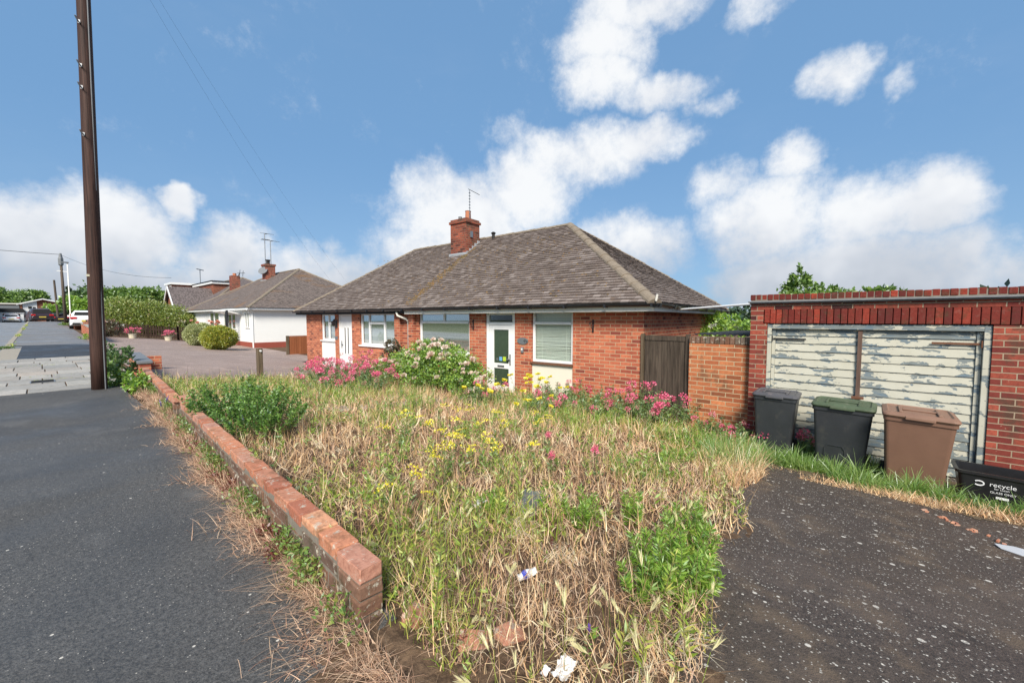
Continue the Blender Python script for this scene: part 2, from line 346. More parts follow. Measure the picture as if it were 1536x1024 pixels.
M['white'] = plain('white_upvc', (.78, .78, .76), .35, .03, 3)
M['white_old'] = plain('white_paint_weathered', (.80, .77, .69), .6, .08, 9, dirt=(.50, .45, .36))
M['cream'] = plain('cream_panel', (.72, .68, .56), .55, .05, 2)
M['render'] = plain('white_render', (.80, .80, .77), .8, .03, 4, bumpd=.004)
M['black'] = plain('black_plastic_gutter', (.018, .018, .02), .32, .3, 6, spec=.5)
M['blackdull'] = plain('black_dull', (.02, .02, .02), .7, .3, 6)
M['bin_grey'] = plain('bin_charcoal', (.030, .033, .037), .46, .2, 5, spec=.45, dirt=(.055, .055, .05))
M['bin_lidgrey'] = plain('bin_lid_grey', (.085, .085, .095), .5, .2, 6, dirt=(.15, .13, .13))
M['bin_green'] = plain('bin_lid_green', (.075, .105, .060), .6, .25, 5, dirt=(.15, .16, .11))
M['bin_brown'] = plain('bin_brown', (.165, .088, .057), .55, .12, 5, dirt=(.14, .075, .05))
M['bin_brownlid'] = plain('bin_lid_brown', (.235, .135, .092), .5, .15, 6, dirt=(.19, .11, .08))
M['rubber'] = plain('rubber', (.02, .02, .02), .8)
M['lead'] = plain('lead_flashing', (.34, .36, .38), .55, .2, 12)
M['concrete'] = plain('concrete_grey', (.34, .32, .28), .85, .2, 14, bumpd=.004, dirt=(.2, .18, .14))
M['slate_cap'] = plain('grey_cap', (.17, .18, .19), .6, .2, 14)
M['terracotta'] = plain('terracotta', (.44, .17, .09), .8, .15, 8)
M['creampot'] = plain('cream_pot', (.58, .53, .40), .7, .1, 8)
M['metal'] = plain('grey_metal', (.30, .31, .32), .45, .1, 20, metal=.7)
M['rust'] = plain('rusty_iron', (.17, .075, .04), .85, .35, 25, dirt=(.05, .035, .03))
M['kerb'] = plain('kerb_stone', (.33, .29, .23), .8, .2, 10, dirt=(.18, .16, .10))
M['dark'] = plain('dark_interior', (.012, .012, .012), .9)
M['blind'] = plain('blind_slat', (.80, .82, .74), .6, .05)
M['curtain'] = plain('net_curtain', (.85, .88, .90), .9, .05)
M['pole'] = planks('creosoted_pole', (.014, .008, .007), (.115, .060, .045), .62, (16, 16, .30))
M['pole_far'] = planks('weathered_pole', (.07, .05, .04), (.16, .13, .10), .8, (9, 9, .35))
M['gatewood'] = planks('weathered_gate', (.032, .024, .018), (.13, .10, .075), .8, (9, 9, .5))
M['postwood'] = planks('old_post', (.07, .05, .03), (.20, .15, .10), .85, (9, 9, .6))
M['fencewood'] = planks('stained_fence', (.26, .085, .035), (.34, .125, .055), .7, (6, 6, .5))
M['picket'] = planks('dark_picket', (.03, .018, .014), (.06, .035, .025), .8, (6, 6, .5))
M['pavement'] = asphalt('asphalt_pavement', (.085, .080, .073), .45, .42, 150, tint=(.052, .050, .048))
M['pavement_pale'] = asphalt('asphalt_pavement_pale', (.19, .185, .18), .3, .45, 150, patchc=(.15, .148, .14))  # lighter grey asphalt for the far stretch and the kerbside strip
M['patch'] = asphalt('asphalt_patch', (.038, .040, .044), .2, .35, 160)
M['road'] = asphalt('asphalt_road', (.22, .225, .23), .4, .35, 120)
M['drive'] = asphalt('driveway_aggregate', (.066, .050, .040), 2.6, .2, 75, tint=(.10, .072, .05), patchc=(.16, .112, .070), big=.10)
M['drive_next'] = asphalt('driveway_brownish', (.33, .245, .205), .3, .08, 150, tint=(.29, .21, .175), patchc=(.38, .275, .215))
def glassmat():
    m, n, out = newmat('window_glass'); gl = n.new('ShaderNodeBsdfGlossy'); gl.inputs['Roughness'].default_value = .03
    t = n.new('ShaderNodeBsdfTransparent'); t.inputs[0].default_value = (.82, .87, .85, 1); fr = n.new('ShaderNodeFresnel'); fr.inputs[0].default_value = 1.5
    mx = n.new('ShaderNodeMixShader'); n.put(mx.inputs[0], n.m('ADD', n.m('MULTIPLY', fr.outputs[0], .6), .03)); n.l.new(t.outputs[0], mx.inputs[1]); n.l.new(gl.outputs[0], mx.inputs[2])
    n.l.new(mx.outputs[0], out.inputs[0]); return m
M['glass'] = glassmat()
def frosted():
    m, n, out = newmat('obscured_door_glass'); o = n.new('ShaderNodeTexCoord').outputs['Object']; nz = n.noise(o, 16, 6, .7)
    bsdf(n, out, n.mix(nz, (.022, .040, .022), (.075, .105, .07)), .3, n.noise(o, 60, 2), .3, .003, 0, .4); return m
M['frost'] = frosted()
def peeling():
    m, n, out = newmat('peeling_white_paint'); o = n.new('ShaderNodeTexCoord').outputs['Object']
    r = n.new('ShaderNodeNewGeometry').outputs['Random Per Island']
    sep = n.new('ShaderNodeSeparateXYZ'); n.put(sep.inputs[0], o)
    off = n.new('ShaderNodeCombineXYZ'); n.put(off.inputs[1], n.m('MULTIPLY', r, 9.0)); v = n.v('ADD', o, off.outputs[0])
    a = n.noise(n.sc(v, 1, 2.6, 5.2), 1.5, 6, .58, .3); b = n.noise(n.sc(v, 1, 4, 11), 4, 4, .6)
    top = n.step(sep.outputs[2], .95, 1.15); low = n.m('SUBTRACT', 1.0, n.step(sep.outputs[2], -.45, -.05))
    jz = n.m('FRACT', n.m('MULTIPLY', n.m('ADD', sep.outputs[2], .665), 8.772))
    edge = n.m('MULTIPLY', n.m('SUBTRACT', 1.0, n.step(jz, .0, .35)), .07)
    th = n.m('ADD', n.m('ADD', n.m('MULTIPLY', top, .10), n.m('MULTIPLY', low, .10)), edge)
    peel = n.step(n.m('ADD', n.m('ADD', n.m('MULTIPLY', a, .8), n.m('MULTIPLY', b, .2)), th), .556, .568)
    wood = n.ramp(n.noise(n.sc(v, 1, 1.4, 8), 5, 5, .6), [(.25, (.11, .13, .13)), (.5, (.19, .215, .21)), (.62, (.11, .16, .20)), (.8, (.26, .28, .26))])
    paint = n.mix(n.noise(v, 4, 4), (.40, .385, .30), (.53, .52, .44))
    rustc = n.step(n.noise(n.sc(v, 1, 3, 5), 3, 5, .7), .66, .72)
    paint = n.mix(n.m('MULTIPLY', rustc, .6), paint, (.42, .32, .20))
    col = n.mix(peel, paint, wood)
    bsdf(n, out, col, n.m('ADD', .5, n.m('MULTIPLY', peel, .3)), n.m('SUBTRACT', n.m('MULTIPLY', n.noise(v, 30, 3), .2), peel), .7, .003, 0, .3); return m
M['peel'] = peeling()
def soil(name, c1, c2, c3):
    m, n, out = newmat(name); o = n.new('ShaderNodeTexCoord').outputs['Object']
    a = n.noise(o, 18, 6, .75); b = n.noise(o, 1.3, 4, .6)
    col = n.mix(n.step(a, .3, .7), c1, c2); col = n.mix(n.m('MULTIPLY', n.step(b, .4, .65), .6), col, c3)
    bsdf(n, out, col, .95, a, .8, .02, 0, .1); return m
M['soil'] = soil('garden_soil', (.05, .032, .022), (.20, .13, .08), (.11, .07, .045))
M['dirt'] = soil('driveway_soil', (.085, .06, .04), (.20, .15, .10), (.13, .10, .055))
M['verge'] = soil('far_grass', (.05, .07, .02), (.10, .12, .04), (.08, .08, .03))
M['dry'] = leafmat('dry_straw', [(.18, .09, .05), (.62, .37, .19), (.86, .60, .32), (.40, .20, .10), (.94, .78, .52), (.78, .53, .27)], .15, .6, .04)
M['drypink'] = leafmat('dry_pinkish', [(.30, .15, .09), (.62, .38, .25), (.76, .56, .38), (.19, .09, .06), (.64, .44, .28)], .15, .6, .03)
M['pale'] = leafmat('bleached_straw', [(.74, .60, .40), (.88, .76, .54), (.92, .84, .64)], .2, .6, .03)
M['grass'] = leafmat('green_grass', [(.13, .23, .025), (.28, .42, .04), (.44, .54, .07), (.62, .58, .14), (.20, .32, .03)], .4)
M['lush'] = leafmat('lush_grass', [(.12, .24, .04), (.20, .36, .06), (.30, .44, .10), (.42, .50, .18)], .45, .4, .08)
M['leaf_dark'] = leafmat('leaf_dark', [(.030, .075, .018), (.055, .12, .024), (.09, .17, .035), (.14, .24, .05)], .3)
M['leaf_bush'] = leafmat('leaf_bush', [(.05, .12, .02), (.10, .23, .03), (.18, .34, .045), (.32, .48, .09)], .3)
M['leaf_rose'] = leafmat('leaf_rose', [(.08, .18, .025), (.17, .32, .04), (.30, .46, .06), (.44, .55, .10)], .35)
M['leaf_hedge'] = leafmat('leaf_hedge', [(.10, .15, .025), (.18, .25, .035), (.28, .34, .05), (.38, .30, .08)], .3)
M['leaf_mid'] = leafmat('leaf_mid', [(.06, .13, .02), (.11, .21, .03), (.19, .31, .045), (.28, .40, .08)], .35)
M['leaf_bright'] = leafmat('leaf_bright', [(.10, .23, .02), (.20, .37, .035), (.31, .48, .055), (.44, .55, .09)], .4)
M['leaf_olive'] = leafmat('leaf_olive', [(.10, .15, .03), (.22, .28, .05), (.34, .38, .07), (.42, .34, .12)], .35)
M['leaf_valerian'] = leafmat('leaf_grey_green', [(.08, .16, .05), (.14, .24, .07), (.22, .32, .10), (.30, .34, .12)], .35)
M['leaf_red'] = leafmat('leaf_red', [(.13, .03, .02), (.22, .05, .03), (.10, .05, .02)], .3)
M['leaf_plum'] = leafmat('leaf_plum', [(.04, .06, .025), (.09, .09, .04), (.16, .09, .05), (.10, .14, .05)], .3)
M['leaf_conifer'] = leafmat('leaf_conifer', [(.022, .045, .02), (.04, .075, .03), (.06, .10, .04)], .15)
M['leaf_vari'] = leafmat('leaf_variegated', [(.20, .26, .07), (.38, .42, .16), (.55, .55, .28), (.14, .20, .05)], .3)
M['leaf_gold'] = leafmat('leaf_gold', [(.14, .22, .03), (.30, .38, .04), (.52, .44, .05), (.10, .18, .03)], .3)
M['stem'] = leafmat('stem_green', [(.14, .17, .05), (.22, .23, .08), (.26, .15, .08)], .1)
M['stem_brown'] = leafmat('stem_brown', [(.10, .055, .035), (.16, .09, .05)], .05)
M['pink'] = leafmat('petal_pink', [(.80, .07, .20), (.90, .15, .30), (.94, .32, .42)], .35)
M['palepink'] = leafmat('petal_blush', [(.86, .60, .52), (.92, .82, .72), (.90, .72, .62), (.86, .48, .46)], .35)
M['yellow'] = leafmat('petal_yellow', [(.82, .66, .02), (.92, .80, .04), (.95, .88, .15)], .35)
M['purple'] = leafmat('petal_purple', [(.11, .05, .32), (.20, .09, .45), (.07, .04, .2)], .3)
M['white_petal'] = leafmat('petal_white', [(.75, .75, .70), (.85, .84, .78)], .3)
M['ear'] = leafmat('barley_ear', [(.62, .58, .28), (.78, .72, .40), (.88, .80, .52), (.56, .60, .22)], .4)
M['litter'] = plain('litter_white', (.74, .74, .72), .5, .1, 30)
M['bark'] = planks('bark', (.05, .035, .025), (.12, .09, .06), .9, (5, 5, .6))
M['moss'] = leafmat('roof_moss', [(.11, .065, .03), (.20, .12, .045), (.10, .08, .035), (.17, .085, .045)], .0, .9, .0)
M['red_light'] = plain('red_lamp', (.55, .02, .02), .25)
M['car_dark'] = plain('car_paint_dark', (.035, .022, .028), .25, .05, spec=.6)
M['car_white'] = plain('car_paint_white', (.75, .75, .75), .25, .02, spec=.6)
M['plate'] = plain('plate_yellow', (.65, .50, .08), .5)
M['sticker_blue'] = plain('sticker_blue', (.16, .38, .62), .5, .05)
M['sticker_green'] = plain('sticker_green', (.45, .60, .05), .5, .05)
M['blue'] = plain('blue_print', (.03, .06, .42), .5)
M['whitetext'] = plain('white_print', (.75, .75, .75), .6, .02)
M['solid_white'] = M['whitetext']

# ================================================================== SETTING
def sheet(name, mat, x0, x1, y0, y1, dx, dy, dz=0., kind='structure', inside=None, wob=None):
    nx = max(2, int((x1 - x0) / dx) + 1); ny = max(2, int((y1 - y0) / dy) + 1)
    xs = np.linspace(x0, x1, nx); ys = np.linspace(y0, y1, ny); X, Y = np.meshgrid(xs, ys)
    if wob: X, Y = wob(X, Y)
    Z = g(X, Y) + (dz(X, Y) if callable(dz) else dz)
    V = np.stack([X.ravel(), Y.ravel(), Z.ravel()], 1)
    i = np.arange(ny - 1)[:, None] * nx + np.arange(nx - 1)[None, :]; i = i.ravel()
    F = np.stack([i, i + 1, i + nx + 1, i + nx], 1)
    if inside is not None:
        cx = V[F].mean(1); F = F[inside(cx[:, 0], cx[:, 1])]
        used = np.unique(F); re = np.full(len(V), -1); re[used] = np.arange(len(used)); V = V[used]; F = re[F]
    o = np_mesh(name, V, F, mat, smooth=True); tag(o, kind=kind); return o
# wide land
def vnoise(X, Y, s, seed=0):
    return (np.sin(X * s * 1.7 + seed) * np.cos(Y * s * 1.3 - seed * 2) + np.sin((X + Y) * s * 2.3 + seed * 3) * .5 + np.sin((X - Y * 1.4) * s * 4.1 + seed) * .25) / 1.75
def wall_x(Y): return .82 + (Y - 1.52) * .0555       # line of the street wall (coping's pavement edge)
def drive_edge(X): return .37 + .11 * (X - 1) + .06 * np.sin(X * 3.1) + .03 * np.sin(X * 9)   # garden / driveway boundary, Y
def garden_in(X, Y):
    return (X > wall_x(Y) + .10 - .32 * (Y < 1.48)) & (Y > drive_edge(X)) & (np.hypot(X - 2.42, Y - 1.86) > .09) & (Y < 11.0) & (X < 7.45 - (Y - 3) * .041)
def land_dz(X, Y): return np.full_like(X, -.07)
sheet('ground', M['verge'], -220, 420, -120, 620, 8, 8, lambda X, Y: np.where((X < 60) & (X > -16) & (Y > -40), -.25, -.18))
sheet('garden_ground', M['soil'], .5, 7.6, .2, 11.3, .06, .06, lambda X, Y: .004 * (X < .95) - .010 * (X >= .95) + .018 * (X >= .95) * vnoise(X, Y, 3.1) + .012 * vnoise(X, Y, 11, 3),
      inside=lambda X, Y: (X > wall_x(Y) + .02 - .26 * (Y < 1.5)) & (Y > drive_edge(X) - .08))
sheet('yard_ground', M['soil'], 6.9, 60, -12, 130, .8, .8, -.035)
sheet('yard_strip', M['soil'], .95, 6.9, 11.3, 130, .3, .8, -.035)
sheet('pavement', M['pavement'], -.78, .95, -9, 10.92, .1, .2, 0.0, inside=lambda X, Y: (X < wall_x(Y) + .1 - .30 * (Y < 1.5)) | (Y < .36))
sheet('pavement_patch', M['patch'], -.50, 1.38, 18.6, 25.3, .1, .3, .0)
sheet('pavement_far', M['pavement_pale'], -.78, 1.62, 25.3, 110, .2, .5, -.002)
sheet('pavement_edge', M['pavement_pale'], -.78, -.50, 10.92, 25.3, .07, .5, -.02)
sheet('driveway', M['drive'], .93, 7.3, -9, 1.2, .08, .08, .0, inside=lambda X, Y: (Y < drive_edge(X) + .05) & (X > .95))
sheet('driveway_dirt', M['dirt'], 4.6, 7.1, -4, 1.15, .05, .05, .004, inside=lambda X, Y: X + .25 * vnoise(X, Y, 2.2, 3) + .12 * vnoise(X, Y, 9, 1) > 5.72 + .15 * Y)
sheet('neighbour_driveway', M['drive_next'], 1.5, 8.2, 11.1, 34.5, .15, .3, .0, inside=lambda X, Y: (X < 6.85 - (Y > 17) * -1.2) & (Y < 35.5 - .7 * np.abs(X - 3)))
sheet('road', M['road'], -9.5, -.95, -14, 120, .5, .8, -.10)
sheet('side_passage', M['drive'], 7.3, 11, 1.0, 3.2, .3, .3, .0)
# kerb stones
mb = MB()
for k in range(-8, 120):
    y0 = k * .92; z = gz(0, y0 + .45)
    if 17 < y0 < 24.4: continue
    x = -.95; mb.obox((x + .08, y0 + .45, z - .07), (.08, 0, 0), (0, .45, .45 * .017 if y0 > 12 else 0), (0, 0, .075))
tag(mb.build('kerb', M['kerb'], bevel=.012), kind='structure')
# crossover slabs on the pavement
mb = MB(); yy = 10.94; row = 0
while yy < 18.55:
    rd = random.choice((.55, .62, .75, .9)) * .86; rd = min(rd, 18.58 - yy); x = -.79 + random.uniform(-.3, 0)
    while x < 1.28:
        lw = random.choice((.45, .6, .9)); x1 = min(x + lw, 1.33); xa = max(x, -.79)
        if x1 - xa > .05:
            zc = gz(0, yy + rd / 2) + random.uniform(-.004, .004)
            mb.obox(((xa + x1) / 2, yy + rd / 2, zc - .02), ((x1 - xa) / 2 - .009, 0, random.uniform(-.002, .002)), (0, rd / 2 - .018, rd / 2 * .017 if yy > 12 else 0), (0, 0, .025))
        x = x1 if x1 > x else x + .1
    yy += rd
M['slab'] = loose_brick('paving_slab', [(.34, .33, .30), (.44, .41, .37), (.27, .265, .25), (.42, .365, .31)], .15, .35)
tag(mb.build('paving_slabs', M['slab'], bevel=.006), kind='structure')
sheet('slab_bed', M['soil'], -.78, 1.36, 10.9, 18.65, .2, .3, -.012)
tag(MB().obox((-.72, 21, .13), (.22, 0, 0), (0, 2.6, .045), (0, 0, .02)).build('crossing_slab', M['kerb']), kind='structure')
t = thing('drain_cover', 'slotted metal drain cover set in the paving slabs by the tall pole', 'drain cover', (-.02, 12.6, .02))
MB().box(-.17, .17, -.20, .20, -.01, .0).build('frame', M['metal'], t)
mb = MB()
for k in range(7): mb.box(-.15, .15, -.17 + k * .052, -.145 + k * .052, 0.001, .012)
mb.build('grating', M['blackdull'], t)

# ------------------------------------------------------------------ low street wall of bricks
def brick_run(name, label, y0, y1, top, mat_cap, courses=5, gap=(), thick=.105, xoff=0., slope=0.):
    t = thing(name, label, 'wall', (wall_x(y0) + xoff, y0, 0), -math.atan(.0555))
    L_ = y1 - y0; cap = MB(); face = MB(); core = MB()
    y = 0; k = 0
    while y < L_ - .05:
        l = min(.228, L_ - y); a = random.uniform(-.03, .03); zt = top + slope * y + random.uniform(-.006, .004)
        cap.obox((thick / 2 + random.uniform(-.004, .004), y + l / 2, zt - .034), (thick / 2, a * thick, 0), (-a * l / 2, l / 2 - .006, slope * l / 2), (0, 0, .0325)); y += l; k += 1
    for c in range(1, courses):
        y = 0 if c % 2 else -.11
        while y < L_:
            a, b = max(y, 0), min(y + .216, L_)
            if b - a > .03:
                zc = top - .075 * c - .034 + slope * (a + b) / 2
                face.obox((thick / 2 + random.uniform(-.004, .004), (a + b) / 2, zc), (thick / 2 + .003, 0, 0), (0, (b - a) / 2 - .004, slope * (b - a) / 2), (0, 0, .0325))
            y += .225
    core.obox((thick / 2, L_ / 2, top - .04 - .0375 * courses + slope * L_ / 2), (thick / 2 - .002, 0, 0), (0, L_ / 2 - .012, slope * L_ / 2), (0, 0, .0375 * courses))
    cap.build('coping', mat_cap, t, bevel=.007, jit=.0022, segs=3); face.build('brickwork', M['wallface'], t, bevel=.007, jit=.003); core.build('mortar', M['mortar_dk'], t)
    return t
w1 = brick_run('garden_wall', 'low red brick garden wall nearest the camera, broken off at its near end', 1.53, 6.42, .25, M['coping'])
w2 = brick_run('garden_wall', 'second stretch of low brick garden wall, beyond the gap, running back to the dark-capped wall', 6.95, 11.7, .21, M['coping'], slope=.004)
MB().box(-.005, .115, 4.70, 4.88, .252, .325).build('loose_brick', M['coping'], w1, bevel=.006)
MB().box(-.01, .17, -.02, .09, .17, .245).build('end_brick', M['coping'], w2, bevel=.006)
w3 = thing('garden_wall', 'low brick wall with a flat dark grey coping, at the near corner of the neighbour driveway', 'wall', (1.36, 11.9, 0), -.0555)
MB().box(0, .20, 0, 3.3, -.15, .31).build('brickwork', M['brick_house'], w3)
MB().box(-.03, .23, -.03, 3.33, .312, .37).build('coping', M['slate_cap'], w3, bevel=.006)
MB().box(.22, .60, 2.4, 2.52, -.1, .30).build('return_pier', M['brick_house'], w3)
w4 = thing('street_wall', 'low red brick wall along the pavement beyond the neighbour driveway', 'wall', (1.66, 27.5, gz(1.6, 27.5)), -.012)
def srun(t, y0, y1, h):
    sl = .017; mb = MB(); mb.obox((.1, (y0 + y1) / 2, h / 2 - .15 + sl * (y0 + y1) / 2), (.1, 0, 0), (0, (y1 - y0) / 2, sl * (y1 - y0) / 2), (0, 0, h / 2 + .15)); return mb
srun(w4, 0, 13, .55).build('brickwork', M['brick_house'], w4)
mb = MB(); mb.obox((.1, 6.5, .58 + .017 * 6.5), (.14, 0, 0), (0, 6.5, .11), (0, 0, .028)); mb.build('coping', M['concrete'], w4)
MB().box(-.04, .3, 9.0, 9.35, 0, .92).build('pier', M['brick_house'], w4)
w5 = thing('street_wall', 'taller red brick wall end beside the white car and the far poles', 'wall', (1.78, 47, gz(1.7, 47)), -.012)
srun(w5, 0, 12, 1.05).build('brickwork', M['brick_house'], w5)
MB().box(-.03, 1.6, -.2, .03, -.3, .95).build('return_wall', M['brick_house'], w5)

# ================================================================== MAIN BUNGALOW
HR = R(2.35); HO = (7.45, 3.03, 0)
H = thing('semi_detached_bungalow', 'red brick semi-detached bungalow with a grey tiled hipped roof behind the weedy garden', 'house', HO, HR)
ZB, ZT = -.75, 1.47
LEN, DEP = 13.62, 6.1
openings = [(1.53, 2.62, 'w3'), (3.10, 4.04, 'd2'), (4.60, 6.66, 'w2'), (7.82, 9.77, 'w1'), (10.28, 11.2, 'd1'), (11.42, 12.45, 'w0')]
mb = MB(); y = 0
for a, b, k in openings:
    mb.box(0, .24, y, a, ZB, ZT)
    if k == 'w2': mb.box(0, .24, a, b, ZB, .34)
    if k == 'w1': mb.box(0, .24, a, b, ZB, .37)
    y = b
mb.box(0, .24, y, LEN, ZB, ZT)
mb.box(.24, DEP, 0, .22, ZB, ZT); mb.box(.24, DEP, LEN - .22, LEN, ZB, ZT); mb.box(DEP - .22, DEP, .22, LEN - .22, ZB, ZT)
mb.box(-.10, -.002, 6.78, 7.02, ZB, ZT - .06); mb.box(-.10, -.002, 7.42, 7.70, ZB, ZT - .06)   # shallow brick piers where the halves meet
wall = mb.build('wall', M['brick_house'], H)
MB().box(.9, .95, .3, LEN - .3, ZB, ZT).build('unlit_room_panel', M['dark'], H)  # near-black sheet standing in for the unlit rooms behind the windows

def window(parent, y0, y1, z0, z1, ymull=(), ztrans=(), x=.05, fr=.055, cover='blind', partial=(), gz_=M['glass'], frm=None):
    frm = frm or M['white']
    f = MB(); f.box(x, x + .06, y0, y0 + fr, z0, z1); f.box(x, x + .06, y1 - fr, y1, z0, z1)
    f.box(x + .001, x + .059, y0 + fr, y1 - fr, z0, z0 + fr); f.box(x + .001, x + .059, y0 + fr, y1 - fr, z1 - fr * .8, z1)
    for zt in ztrans: f.box(x - .008, x + .055, y0 + fr, y1 - fr, zt - fr * .55, zt + fr * .55)
    for (ym, za, zb) in ymull: f.box(x - .004, x + .053, ym - fr * .5, ym + fr * .5, za, zb)
    for (ya, yb, za, zb) in partial:  f.box(x - .006, x + .051, ya, yb, za, zb)
    wn = f.build('window', frm, parent, bevel=.004, segs=1)
    MB().add([(x + .03, y0 + fr * .5, z0 + fr * .5), (x + .03, y1 - fr * .5, z0 + fr * .5), (x + .03, y1 - fr * .5, z1 - fr * .5), (x + .03, y0 + fr * .5, z1 - fr * .5)], [(0, 1, 2, 3)]).build('pane', gz_, wn)
    if cover == 'blind':
        b = MB(); z = z1 - .06
        while z > z0 + .03:
            jit = random.uniform(-.003, .003) if z < z0 + .5 * (z1 - z0) else 0
            b.obox((x + .085, (y0 + y1) / 2, z + jit), (-.005, 0, .0138), (0, (y1 - y0) / 2 - .04, random.uniform(-.006, .006) if z < z0 + .4 * (z1 - z0) else 0), (.001, 0, 0)); z -= .031
        for yy_ in (y0 + (y1 - y0) * .2, y0 + (y1 - y0) * .8): b.box(x + .076, x + .078, yy_, yy_ + .006, z0 + .05, z1 - .06)
        b.build('blind', M['blind'], wn)
    elif cover == 'curtain':
        n = int((y1 - y0) / .012); vs = []; fs = []
        for i in range(n + 1):
            yy_ = y0 + .03 + (y1 - y0 - .06) * i / n; xx = x + .12 + .022 * math.sin(i * .85) + .008 * math.sin(i * .31)
            vs += [(xx, yy_, z0 + .03), (xx, yy_, z1 - .03)]
        fs = [(2 * i, 2 * i + 2, 2 * i + 3, 2 * i + 1) for i in range(n)]
        MB().add(vs, fs).build('curtain', M['curtain'], wn)
    return wn
WT = 1.462
a = window(H, 1.54, 2.61, .31, WT, ztrans=(1.20,), cover='blind')
MB().box(-.03, .12, 1.51, 2.64, .268, .305).build('sill', M['rust'], a)
MB().box(.03, .12, 1.54, 2.61, ZB, .262).build('panel', M['cream'], H)
a = window(H, 4.61, 6.65, .36, WT, ymull=((5.62, 1.2, WT - .05),), ztrans=(1.20,), cover='blind')
MB().box(-.03, .12, 4.62, 6.64, .33, .358).build('sill', M['white'], a)
a = window(H, 7.83, 9.76, .42, WT, ymull=((8.43, .47, WT - .04), (9.28, .47, WT - .04)), cover='curtain', partial=((8.45, 9.26, 1.12, 1.19),))
MB().box(-.05, .12, 7.80, 9.80, .372, .418).build('sill', M['white'], a)
a = window(H, 11.43, 12.44, .50, WT, ymull=((11.95, .55, WT - .04),), cover='curtain', partial=((11.46, 11.93, 1.10, 1.16),))
MB().box(-.04, .12, 11.40, 12.47, .46, .496).build('sill', M['white'], a)
MB().box(.02, .12, 11.43, 12.44, ZB, .452).build('panel', M['render'], H)
# front door (glazed)
D = MB(); D.box(.03, .11, 3.11, 3.20, -.62, WT); D.box(.03, .11, 3.94, 4.03, -.62, WT); D.box(.031, .109, 3.20, 3.94, 1.395, WT); D.box(.031, .109, 3.20, 3.94, 1.15, 1.22)
fr = D.build('door_frame', M['white'], H, bevel=.004, segs=1)
MB().box(.06, .066, 3.2, 3.94, 1.22, 1.395).build('transom_pane', M['glass'], fr)
d = MB(); d.box(.045, .095, 3.205, 3.33, -.5, 1.145); d.box(.045, .095, 3.80, 3.935, -.5, 1.145)
d.box(.046, .094, 3.33, 3.80, 1.03, 1.145); d.box(.046, .094, 3.33, 3.80, .07, .20); d.box(.046, .094, 3.33, 3.80, -.5, -.36)
door = d.build('door', M['white'], H, bevel=.004, segs=1); tag(door, 'white door with tall dark obscured glass panes, right of the rose bush')
MB().box(.065, .072, 3.31, 3.82, -.38, 1.05).build('pane', M['frost'], door)
MB().box(.030, .044, 3.46, 3.67, .11, .155).build('letterbox', M['metal'], door, bevel=.003)
hb = MB(); hb.box(.02, .044, 3.255, 3.285, .18, .44); hb.box(-.01, .02, 3.26, 3.36, .30, .325); hb.build('handle', M['metal'], door, bevel=.003)
for yy_, mm, sw in ((3.70, 'metal', .03), (3.59, 'sticker_blue', .045), (3.47, 'sticker_green', .048)): MB().box(.060, .064, yy_ - sw, yy_ + sw, .26, .26 + sw * 2.2).build('sticker', M[mm], door)
MB().box(-.25, .2, 3.0, 4.1, -.72, -.52).build('doorstep', M['concrete'], H, bevel=.01)
# neighbour door (solid, two slits)
D = MB(); D.box(.03, .11, 10.29, 10.36, -.6, WT); D.box(.03, .11, 11.12, 11.19, -.6, WT); D.box(.031, .109, 10.36, 11.12, 1.40, WT)
D.build('door_frame', M['white'], H, bevel=.004, segs=1)
door = MB().box(.05, .10, 10.365, 11.115, -.5, 1.395).build('door', M['white'], H, bevel=.006); tag(door, 'solid white panelled door with two narrow upright glass slits')
for yy_ in (10.58, 10.78):
    MB().box(.036, .049, yy_ - .045, yy_ + .045, .02, 1.02).build('trim', M['white'], door, bevel=.004); MB().box(.030, .0355, yy_ - .022, yy_ + .022, .06, .98).build('pane', M['dark'], door)
hb = MB(); hb.box(.03, .049, 11.02, 11.05, .25, .5); hb.box(.0, .03, 10.94, 11.05, .37, .39); hb.build('handle', M['metal'], door)
# lantern, number plates, bell, brackets
l = MB().box(-.03, -.003, 11.22, 11.32, .98, 1.25).build('wall_lantern', M['black'], H)
MB().tube([(-.05, 11.27, 1.28), (-.12, 11.27, 1.26), (-.12, 11.27, 1.20), (-.12, 11.27, 1.08), (-.12, 11.27, 1.04)], [.015, .03, .10, .075, .03], 8).build('shade', M['black'], l)
MB().box(-.02, -.003, 11.23, 11.40, .55, .66).build('number_plate', M['metal'], H)
pl = MB(); pl.loft([[(x_, 2.86 + .16 * math.cos(q) * s_, .78 + .082 * math.sin(q) * s_) for q in np.linspace(0, 2 * math.pi, 24, endpoint=False)] for x_, s_ in ((-.003, 1), (-.018, .97))]); ov = pl.build('house_sign', M['metal'], H)
mb = MB()
for q in range(4): mb.bar((-.022, 2.80 - q * .025, .80 + .02 * math.sin(q * 2)), (-.022, 2.83 - q * .03, .76 + .015 * math.cos(q * 3)), .008)
mb.build('motif', M['blackdull'], ov)
mb = MB().box(-.035, -.003, 2.83, 2.90, .50, .64).build('doorbell', M['slate_cap'], H, bevel=.008); MB().box(-.042, -.036, 2.845, 2.885, .565, .61).build('button', M['white'], mb)
for yy_ in (1.05, 4.45, 6.98):
    b = MB(); b.box(-.02, -.003, yy_ - .015, yy_ + .015, 1.02, 1.28); b.tube([(-.02, yy_, 1.22), (-.10, yy_, 1.23), (-.17, yy_, 1.21), (-.19, yy_, 1.17)], .009, 6); b.tube([(-.02, yy_, 1.06), (-.09, yy_, 1.12), (-.12, yy_, 1.2)], .007, 6)
    b.build('hanging_bracket', M['black'], H)
